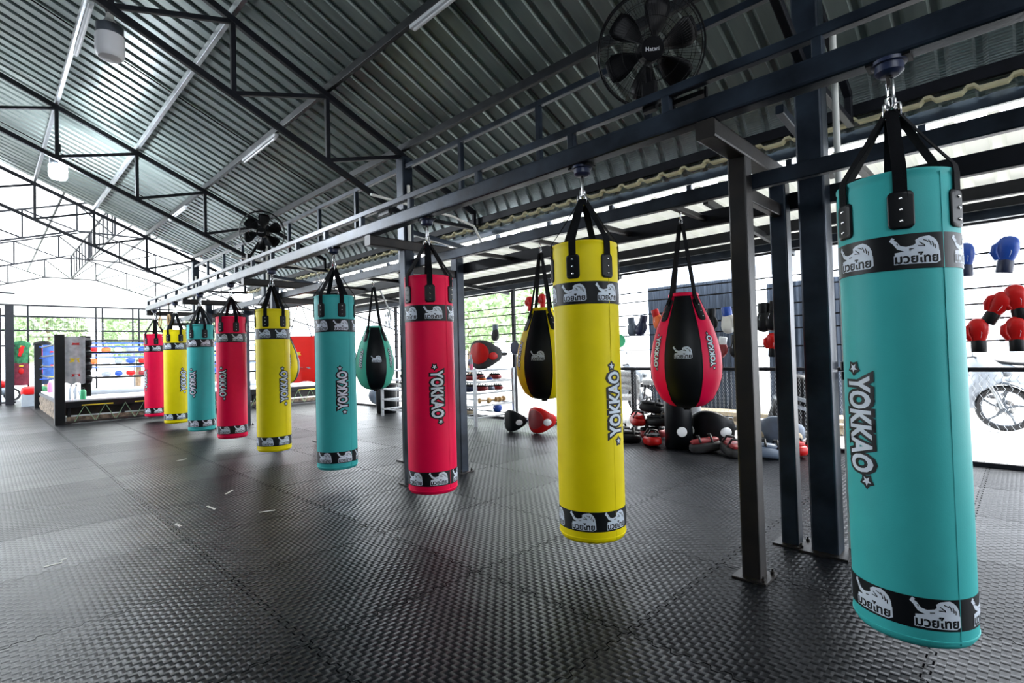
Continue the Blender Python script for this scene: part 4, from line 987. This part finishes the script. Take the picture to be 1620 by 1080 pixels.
GEAR = [(.775, 7.15, 6.15, 'dark_red', 'dark red pad at the front of the second shelf', .9), (.775, 7.2, 6.38, 'dark_red', 'dark red shin guard on the second shelf, under the red shield', .9), (.775, 6.98, 6.30, 'orange', 'orange mitt at the edge of the second shelf', .45), (.775, 6.98, 6.47, 'blue', 'small blue mitt at the edge of the second shelf', .4), (.775, 7.1, 6.72, 'dark_red', 'maroon pad at the back of the second shelf', .8),
        (.575, 7.15, 6.12, 'navy', 'navy shin guard bundle on the third shelf', 1.0), (.575, 7.1, 6.38, 'dark_red', 'red-brown pad on the third shelf', .8), (.575, 7.12, 6.58, 'slate', 'grey kick pad on the third shelf', .7), (.575, 7.1, 6.78, 'dark_red', 'reddish pad at the back of the third shelf', .7),
        (.155, 7.3, 6.25, 'tan', 'flat tan pad on the lowest shelf', .7), (.775, 8.6, 6.3, 'black_vinyl', 'black pad at the left of the second shelf', 1), (.575, 8.9, 6.3, 'black_vinyl', 'black and white glove pile on the third shelf', 1), (.355, 8.7, 6.3, 'grey_fabric', 'grey pad on the fourth shelf', 1), (.775, 9.35, 6.3, 'black_vinyl', 'black glove on the second shelf near the pink bag', 1), (.575, 9.5, 6.3, 'white', 'white and black pad on the third shelf near the pink bag', .9), (.355, 9.4, 6.3, 'white', 'white pad on the fourth shelf near the pink bag', .8), (.975, 9.3, 6.3, 'black_vinyl', 'dark pad on the rack top near the pink bag', 1)]
for z, y, x, mt, lb, s_ in GEAR:
    o = thai_pad(mt, 'black_vinyl' if mt != 'black_vinyl' else 'white', lb, (x, y, z + .004), .3 * sin(y * 9), 'pads on the steel rack'); o.scale = (s_ * .95, s_ * .85, s_ * .82)
for i, y in enumerate((6.36, 6.58, 6.80)):
    blob('wooden_dumbbell', 'wooden dumbbell on the fourth shelf, %s' % ('left', 'middle', 'right')[i], 'dumbbell', [('handle', 'wood', lambda m: m.tube([(0, -.08, .05), (0, .08, .05)], .014, 8)), ('weight', 'wood', lambda m: m.lathe([(.03, -.03), (.05, -.02), (.05, .02), (.03, .03)], 12, c=(0, -.08, .05), axis=(0, 1, 0))), ('weight', 'wood', lambda m: m.lathe([(.03, -.03), (.05, -.02), (.05, .02), (.03, .03)], 12, c=(0, .08, .05), axis=(0, 1, 0)))], (y, 7.02, .361), 'wooden dumbbells', .9 + .5 * i)
blob('medicine_ball', 'blue ball on the lowest shelf of the rack', 'ball', [('ball', 'blue', lambda m: m.ell((0, 0, .088), .088, .088, .088, 18, 12)), ('valve', 'white', lambda m: m.ell((-.086, 0, .10), .008, .016, .016, 8, 5))], (6.72, 7.05, .160))
# things on the floor by the fence
belly('black_vinyl', 'navy', 'white', 'black body shield with white disc on the floor at the foot of the rack', (6.12, 5.95, 0), pi + .05, .72)
belly('red', 'dark_red', 'white', 'red body shield with white disc leaning right of the black one', (6.25, 5.48, .0), pi + .05, .85, oval='dark_red')
belly('black_vinyl', 'black_vinyl', 'white', 'large glossy black body shield bulging out right of the tall black pad', (6.62, 2.92, .0), pi + .1, .98)
def disc_at(a, z, R0):
    return lambda m: m.lathe([(.01, R0 + .008), (.058, R0 + .008), (.062, R0), (.062, R0 - .02)], 24, c=(0, 0, z), axis=(cos(a), sin(a), 0))
blob('upright_pad', 'tall upright glossy black pad with white disc below the pink teardrop bag', 'pad', [('body', 'black_vinyl', lambda m: m.lathe([(.15, 0), (.17, .02), (.165, .70), (.15, .74), (.05, .75)], 32)), ('round_badge', 'white', disc_at(pi + .72, .22, .168))], (6.22, 3.20, 0))
tag(MB().lathe([(.07, 0), (.075, .02), (.075, .62), (.05, .64)], 20).build('foam_roller', 'grey_fabric', loc=(6.75, 3.22, 0)), 'pale grey roller standing behind the tall black pad', 'roller')
belly('slate', 'black_vinyl', 'tan', 'dark grey body shield with pale disc left of the nearest post', (6.78, 2.15, .0), pi + .1, .9)
PF = [(6.42, 4.22, .0, 'red', 'black_vinyl', 'red pad lowest in the heap beside the yellow bag'), (6.62, 3.80, .0, 'dark_red', 'black_vinyl', 'dark red pad at the middle of the heap'), (6.60, 4.02, .17, 'red', 'red', 'bright red pad on top of the heap beside the yellow bag'), (6.60, 3.68, .18, 'black_vinyl', 'black_vinyl', 'black pad on top of the heap'),
      (6.15, 3.92, .0, 'black_vinyl', 'black_vinyl', 'black pad lying flat in front of the heap'), (6.12, 3.52, .0, 'red', 'black_vinyl', 'red trimmed pad left of the tall black pad'), (6.62, 3.80, .36, 'black_vinyl', 'black_vinyl', 'black pad at the very top of the heap'),
      (6.12, 2.80, .0, 'dark_rubber', 'dark_red', 'brown-black pad right of the tall black pad'), (6.12, 2.50, .0, 'dark_rubber', 'dark_red', 'brown-black pad second right of the tall black pad'), (6.42, 2.36, .0, 'black_vinyl', 'black_vinyl', 'studded black pad left of the nearest post'),
      (6.18, 2.12, .0, 'slate', 'slate', 'grey ribbed pad between the two near posts'), (6.45, 1.92, .0, 'red', 'red', 'red pad between the two near posts'), (6.75, 1.95, .0, 'red', 'white', 'red and white pad behind the grey ribbed one')]
for i, (x, y, z, m1, m2, lb) in enumerate(PF):
    o = thai_pad(m1, m2, lb, (x, y, z), .9 * sin(i * 2.1), 'pads heaped on the floor'); o.rotation_euler[0] = .15 * sin(i * 3.3)
t = blob('kick_shield', 'large black bag with two white stripes leaning behind the near posts', 'pad', [('body', 'black_vinyl', lambda m: m.ell((0, 0, .45), .20, .28, .46, 18, 12, pw=.7)), ('stripe', 'pale_plastic', lambda m: m.lathe([(.17, .50), (.292, .50), (.292, .54), (.17, .54)], 28, caps=False)), ('stripe', 'pale_plastic', lambda m: m.lathe([(.17, .60), (.285, .60), (.285, .64), (.17, .64)], 28, caps=False))], (7.45, 2.35, .0)); t.rotation_euler = (.35, 0, .2)
tag(MB().ell((7.3, 12.2, .24), .24, .24, .24, 20, 14).build('exercise_ball', 'slate'), 'grey exercise ball on the floor below the mint teardrop bag', 'ball')
blob('waste_bin', 'tall black bin left of the rack, below the mint teardrop bag', 'bin', [('body', 'black_vinyl', lambda m: m.lathe([(.20, 0), (.22, .02), (.24, .58), (.24, .62)], 20)), ('rim', 'black_plastic', lambda m: m.lathe([(.24, .60), (.26, .61), (.26, .64), (.24, .65)], 20, closed=True))], (6.35, 10.25, 0))

# ------------------------------------------------------------------ background, right
t = thing('cage_fan', 'small pale cage fan hanging left of the pink bag', 'fan', (5.9, 9.35, 2.03))
q = Vector((-.9, .3, -.1)).to_track_quat('Z', 'Y').to_matrix(); m = MB()
for k in range(24):
    a = 2 * pi * k / 24; m.tube([q @ Vector((.05 * cos(a), .05 * sin(a), .07)), q @ Vector((.2 * cos(a), .2 * sin(a), .05)), q @ Vector((.25 * cos(a), .25 * sin(a), 0)), q @ Vector((.18 * cos(a), .18 * sin(a), -.07))], .003, 4, caps=False)
for R in (.25, .15): m.tube([q @ Vector((R * cos(2 * pi * k / 24), R * sin(2 * pi * k / 24), .0 if R > .2 else .06)) for k in range(24)], .005, 5, closed=True)
m.build('cage', 'galvanised', t)
m = MB()
for k in range(3): m.ell(q @ Vector((.11 * cos(k * 2.09), .11 * sin(k * 2.09), 0)), .08, .06, .012, 10, 6, R=q @ Matrix.Rotation(k * 2.09, 3, 'Z'))
m.build('blades', 'pale_plastic', t); MB().tube([(.04, 0, 0), (.06, .1, .2), (-.15, .1, .62)], .02, 6).build('bracket', 'galvanised', t)
cloth('cloth_banner', 'red cloth banner hanging between the mid row yellow and turquoise bags', 'banner', 5.75, 13.3, .66, 1.84, 1.08, 'thin_cloth', .03, marks=((.35, .62, .35, .08, 'yellow_trim'), (.5, .3, .5, .05, 'pale_plastic')), rz=-.9)
for sx in (-.3, .3): MB().tube([(sx, 0, 1.82), (sx * .1, 0, 2.71)], .012, 5).build('cord', 'webbing', bpy.data.objects['cloth_banner'])
o = corr(3.3, 5.15, [(9, 0.05), (9, 2.0), (9, 2.42)], pitch=.11, rib=.03, h=.02).build('cladding_wall', 'dark_cladding', ang=20, fix=False); tag(o, 'dark blue-grey corrugated metal wall outside, behind the pink teardrop bag', 'wall')
o = corr(1.6, 5.15, [(9.02, 2.42), (9.02, 2.72)], pitch=.11, rib=.03, h=.02).build('cladding_strip', 'light_cladding', ang=20, fix=False); tag(o, 'pale blue corrugated strip above the dark metal wall', 'wall')
o = corr(1.9, 3.1, [(9.3, .05), (9.3, 2.3)], pitch=.11, rib=.03, h=.02).build('cladding_wall', 'dark_cladding', ang=20, fix=False); tag(o, 'narrow dark corrugated wall outside, seen between the near posts', 'wall')
t = thing('planter_bench', 'low tan kerb bench outside, behind the fence', 'bench', (8.55, 3.3, 0)); MB().box((-.2, -1.6, 0), (.2, 1.6, .08)).build('base', 'tan', t); MB().box((-.22, -1.62, .16), (.22, 1.62, .22)).build('slab', 'tan', t)
for y in (-1.2, 0, 1.2): MB().box((-.1, y - .1, .08), (.1, y + .1, .16)).build('block', 'tan', t)
def scooter(x, y, rz, lb, s_=1.):
    """step-through motorcycle, front towards local +x, origin below the front wheel"""
    t = thing('motorcycle', lb, 'motorcycle', (x, y, 0), rz, 'parked motorcycles')
    t.scale = (s_,) * 3
    for wx in (0, -1.22):
        m = MB().lathe([(.245, -.03), (.285, -.042), (.31, -.02), (.315, 0), (.31, .02), (.285, .042), (.245, .03)], 40, c=(wx, 0, .315), axis=(0, 1, 0), closed=True); m.build('tyre', 'dark_rubber', t)
        m = MB().lathe([(.235, -.025), (.25, -.03), (.25, .03), (.235, .025)], 40, c=(wx, 0, .315), axis=(0, 1, 0), closed=True)
        m.lathe([(.045, -.05), (.045, .05)], 16, c=(wx, 0, .315), axis=(0, 1, 0))
        for k in range(5):
            a = 2 * pi * k / 5 + .2; m.bar((wx + .04 * cos(a), 0, .315 + .04 * sin(a)), (wx + .14 * cos(a + .1), 0, .315 + .14 * sin(a + .1)), .03, .045, up=(0, 1, 0)); m.bar((wx + .13 * cos(a + .1), 0, .315 + .13 * sin(a + .1)), (wx + .24 * cos(a - .05), 0, .315 + .24 * sin(a - .05)), .025, .03, up=(0, 1, 0))
        w_ = m.build('wheel', 'silver_plastic', t)
        MB().lathe([(.05, -.003), (.11, -.003), (.11, .003), (.05, .003)], 28, c=(wx, .055, .315), axis=(0, 1, 0), closed=True).build('brake_disc', 'chrome', w_)
    for s2 in (-1, 1): MB().tube([(0, s2 * .075, .315), (-.17, s2 * .075, .75)], .024, 10).build('fork_leg', 'galvanised', t)
    r = []
    for k in range(11):
        a = radians(35 + 110 * k / 10); r.append([((.345 + .02 * sin(q)) * cos(a) * 1., .075 * cos(q), .315 + (.345 + .02 * sin(q)) * sin(a)) for q in [2 * pi * j / 10 for j in range(10)]])
    MB().rings(r).build('front_fender', 'silver_plastic', t, ang=60)
    r = []
    for z, xf, hw, ln in ((.36, -.34, .10, .10), (.52, -.24, .17, .20), (.66, -.02, .21, .34), (.78, .06, .21, .40), (.90, .0, .18, .36), (1.00, -.12, .13, .26), (1.06, -.22, .06, .12)):
        r.append([(xf - ln / 2 + ln / 2 * math.copysign(abs(cos(q)) ** .8, cos(q)), hw * sin(q), z) for q in [2 * pi * j / 20 for j in range(20)]])
    MB().rings(r).build('front_fairing', 'pale_plastic', t, ang=60)
    MB().ell((.05, 0, .80), .06, .13, .06, 14, 8).build('headlight', 'silver_plastic', t)
    r = []
    for xx, z0, z1, hw in ((-.30, .30, .78, .13), (-.42, .26, .60, .12), (-.60, .25, .50, .12), (-.72, .28, .62, .13), (-.95, .36, .74, .15), (-1.3, .48, .80, .14), (-1.6, .62, .84, .09), (-1.72, .72, .80, .03)):
        r.append([(xx, hw * cos(q), (z0 + z1) / 2 + (z1 - z0) / 2 * sin(q)) for q in [2 * pi * j / 20 for j in range(20)]])
    MB().rings(r).build('body', 'pale_plastic', t, ang=60)
    r = []
    for xx, z1, hw in ((-.62, .66, .08), (-.70, .76, .13), (-1.0, .80, .15), (-1.35, .86, .13), (-1.5, .87, .06)):
        r.append([(xx, hw * cos(q), z1 - .03 + .045 * sin(q)) for q in [2 * pi * j / 16 for j in range(16)]])
    MB().rings(r).build('seat', 'black_vinyl', t, ang=60)
    MB().tube([(-.30, -.33, 1.02), (-.26, -.2, 1.03), (-.24, 0, 1.0), (-.26, .2, 1.03), (-.30, .33, 1.02)], .013, 8).build('handlebar', 'black_plastic', t)
    for s2 in (-1, 1):
        MB().tube([(-.32, s2 * .33, 1.02), (-.30, s2 * .43, 1.02)], .019, 8).build('grip', 'black_plastic', t)
        m = MB().tube([(-.26, s2 * .22, 1.03), (-.24, s2 * .30, 1.22)], .006, 6); m.ell((-.24, s2 * .32, 1.26), .015, .06, .04, 10, 7); m.build('mirror', 'silver_plastic', t)
    MB().tube([(-.7, .14, .28), (-1.2, .16, .36), (-1.5, .17, .42)], [.03, .045, .045], 10).build('exhaust', 'chrome', t)
scooter(9.84, .26, -pi / 2 - .15, 'silver-white motorcycle with its front wheel showing at the right edge')
scooter(9.0, 5.35, -pi / 2 + .4, 'pale motorcycle behind the fence right of the near yellow bag', .95)
scooter(15.5, .9, -pi / 2, 'pale motorcycle parked far behind the silver-white one', 1.)
scooter(15.5, -.6, -pi / 2 + .3, 'pale motorcycle farthest away at the right edge', 1.)
def chair(x, y, rz, lb):
    t = thing('wicker_chair', lb, 'chair', (x, y, 0), rz, 'wicker chairs outside')
    m = MB()
    r = []
    for z, w_ in ((.42, .26), (.5, .29), (.65, .31), (.75, .30)):
        r.append([((w_) * cos(a), w_ * sin(a), z + (.12 * max(0, cos(a)))) for a in [radians(-120 + 240 * k / 20) for k in range(21)]])
    for i in range(3): m.add(r[i] + r[i + 1], [(k, k + 1, 21 + k + 1, 21 + k) for k in range(20)])
    o = m.build('backrest', 'wicker', t, ang=60); md = o.modifiers.new('s', 'SOLIDIFY'); md.thickness = .02
    MB().lathe([(.05, .45), (.27, .45), (.28, .42), (.27, .38), (.05, .38)], 24).build('seat', 'wicker', t)
    for a in range(4): MB().tube([(.2 * cos(a * pi / 2 + .78), .2 * sin(a * pi / 2 + .78), .40), (.25 * cos(a * pi / 2 + .78), .25 * sin(a * pi / 2 + .78), 0)], .015, 8).build('leg', 'galvanised', t)
chair(8.0, 5.15, .6, 'grey wicker chair behind the fence beside the near yellow bag')
t = thing('bar_stool', 'grey bar stool behind the fence, left of the pink teardrop bag', 'stool', (8.0, 4.55, 0))
MB().lathe([(.05, .66), (.17, .66), (.19, .72), (.18, .74), (.04, .70)], 24).build('seat', 'wicker', t)
for a in range(4): MB().tube([(.12 * cos(a * pi / 2 + .5), .12 * sin(a * pi / 2 + .5), .66), (.24 * cos(a * pi / 2 + .5), .24 * sin(a * pi / 2 + .5), 0)], .014, 8).build('leg', 'truss_paint', t)
MB().tube([(.17 * cos(2 * pi * k / 20), .17 * sin(2 * pi * k / 20), .3) for k in range(20)], .009, 6, closed=True).build('foot_ring', 'truss_paint', t)
# carport far right
t = thing('carport', 'grey open carport frame with white roof far away at the right edge', 'carport', (20, 0, 0))
for z in (4.0, 4.6): MB().bar((0, -7, z), (0, 7, z), .09).build('chord', 'galvanised', t)
for k in range(8): MB().bar((0, -7 + 2 * k, 4.0), (0, -7 + 2 * k, 4.6), .07).build('web_post', 'galvanised', t); MB().bar((0, -7 + 2 * k, 4.0 if k % 2 else 4.6), (0, -5 + 2 * k, 4.6 if k % 2 else 4.0), .06).build('web_brace', 'galvanised', t)
for y in (-6.5, 0.5, 6.8): MB().bar((0, y, 0), (0, y, 4), .12).build('post', 'galvanised', t)
corr(-7, 7, [(0, 4.8), (8, 5.6)], pitch=.4).build('roof', 'wall_white', t, fix=False, ang=20)
# trees outside
def tree(x, y, h, r, lb, seed):
    rnd = random.Random(seed); t = thing('leafy_tree', lb, 'tree', (x, y, 0), 0, 'trees outside')
    MB().tube([(0, 0, 0), (.1, .05, h * .3), (0, 0, h * .7)], [.16, .12, .05], 8).build('trunk', 'bark', t)
    m = MB()
    for _ in range(2600):
        a = rnd.uniform(0, 2 * pi); b = math.acos(rnd.uniform(-1, 1)); rr = r * rnd.uniform(.55, 1) ** .6
        c = Vector((rr * sin(b) * cos(a), rr * sin(b) * sin(a), h * .62 + rr * .9 * cos(b) * h / (2.4 * r)))
        u = Vector((rnd.gauss(0, 1), rnd.gauss(0, 1), rnd.gauss(0, 1))).normalized(); v = u.cross(Vector((rnd.gauss(0, 1), rnd.gauss(0, 1), 1))).normalized(); s_ = rnd.uniform(.10, .2) * r / 1.6
        m.add([c - u * s_, c + v * s_ * .45, c + u * s_, c - v * s_ * .45], [(0, 1, 2, 3)])
    m.build('crown', 'leaf', t, ang=0, fix=False)
tree(2.3, 35, 5.0, 1.6, 'leafy tree outside the far end, behind the hung jerseys', 1)
tree(-1.5, 35, 4.8, 1.6, 'leafy tree outside the glass door at far left', 2)
tree(6.1, 35.5, 5.0, 1.7, 'leafy tree outside the far end, behind the ring', 3)
tree(10, 35.5, 5.0, 1.7, 'leafy tree outside the far end, hidden behind the row of bags', 5)
tree(17, 15.5, 5.6, 2.2, 'leafy tree outside, above the steel rack', 4)
tree(18.5, 21.5, 5.8, 2.4, 'leafy tree outside, left of the pink bag', 6)
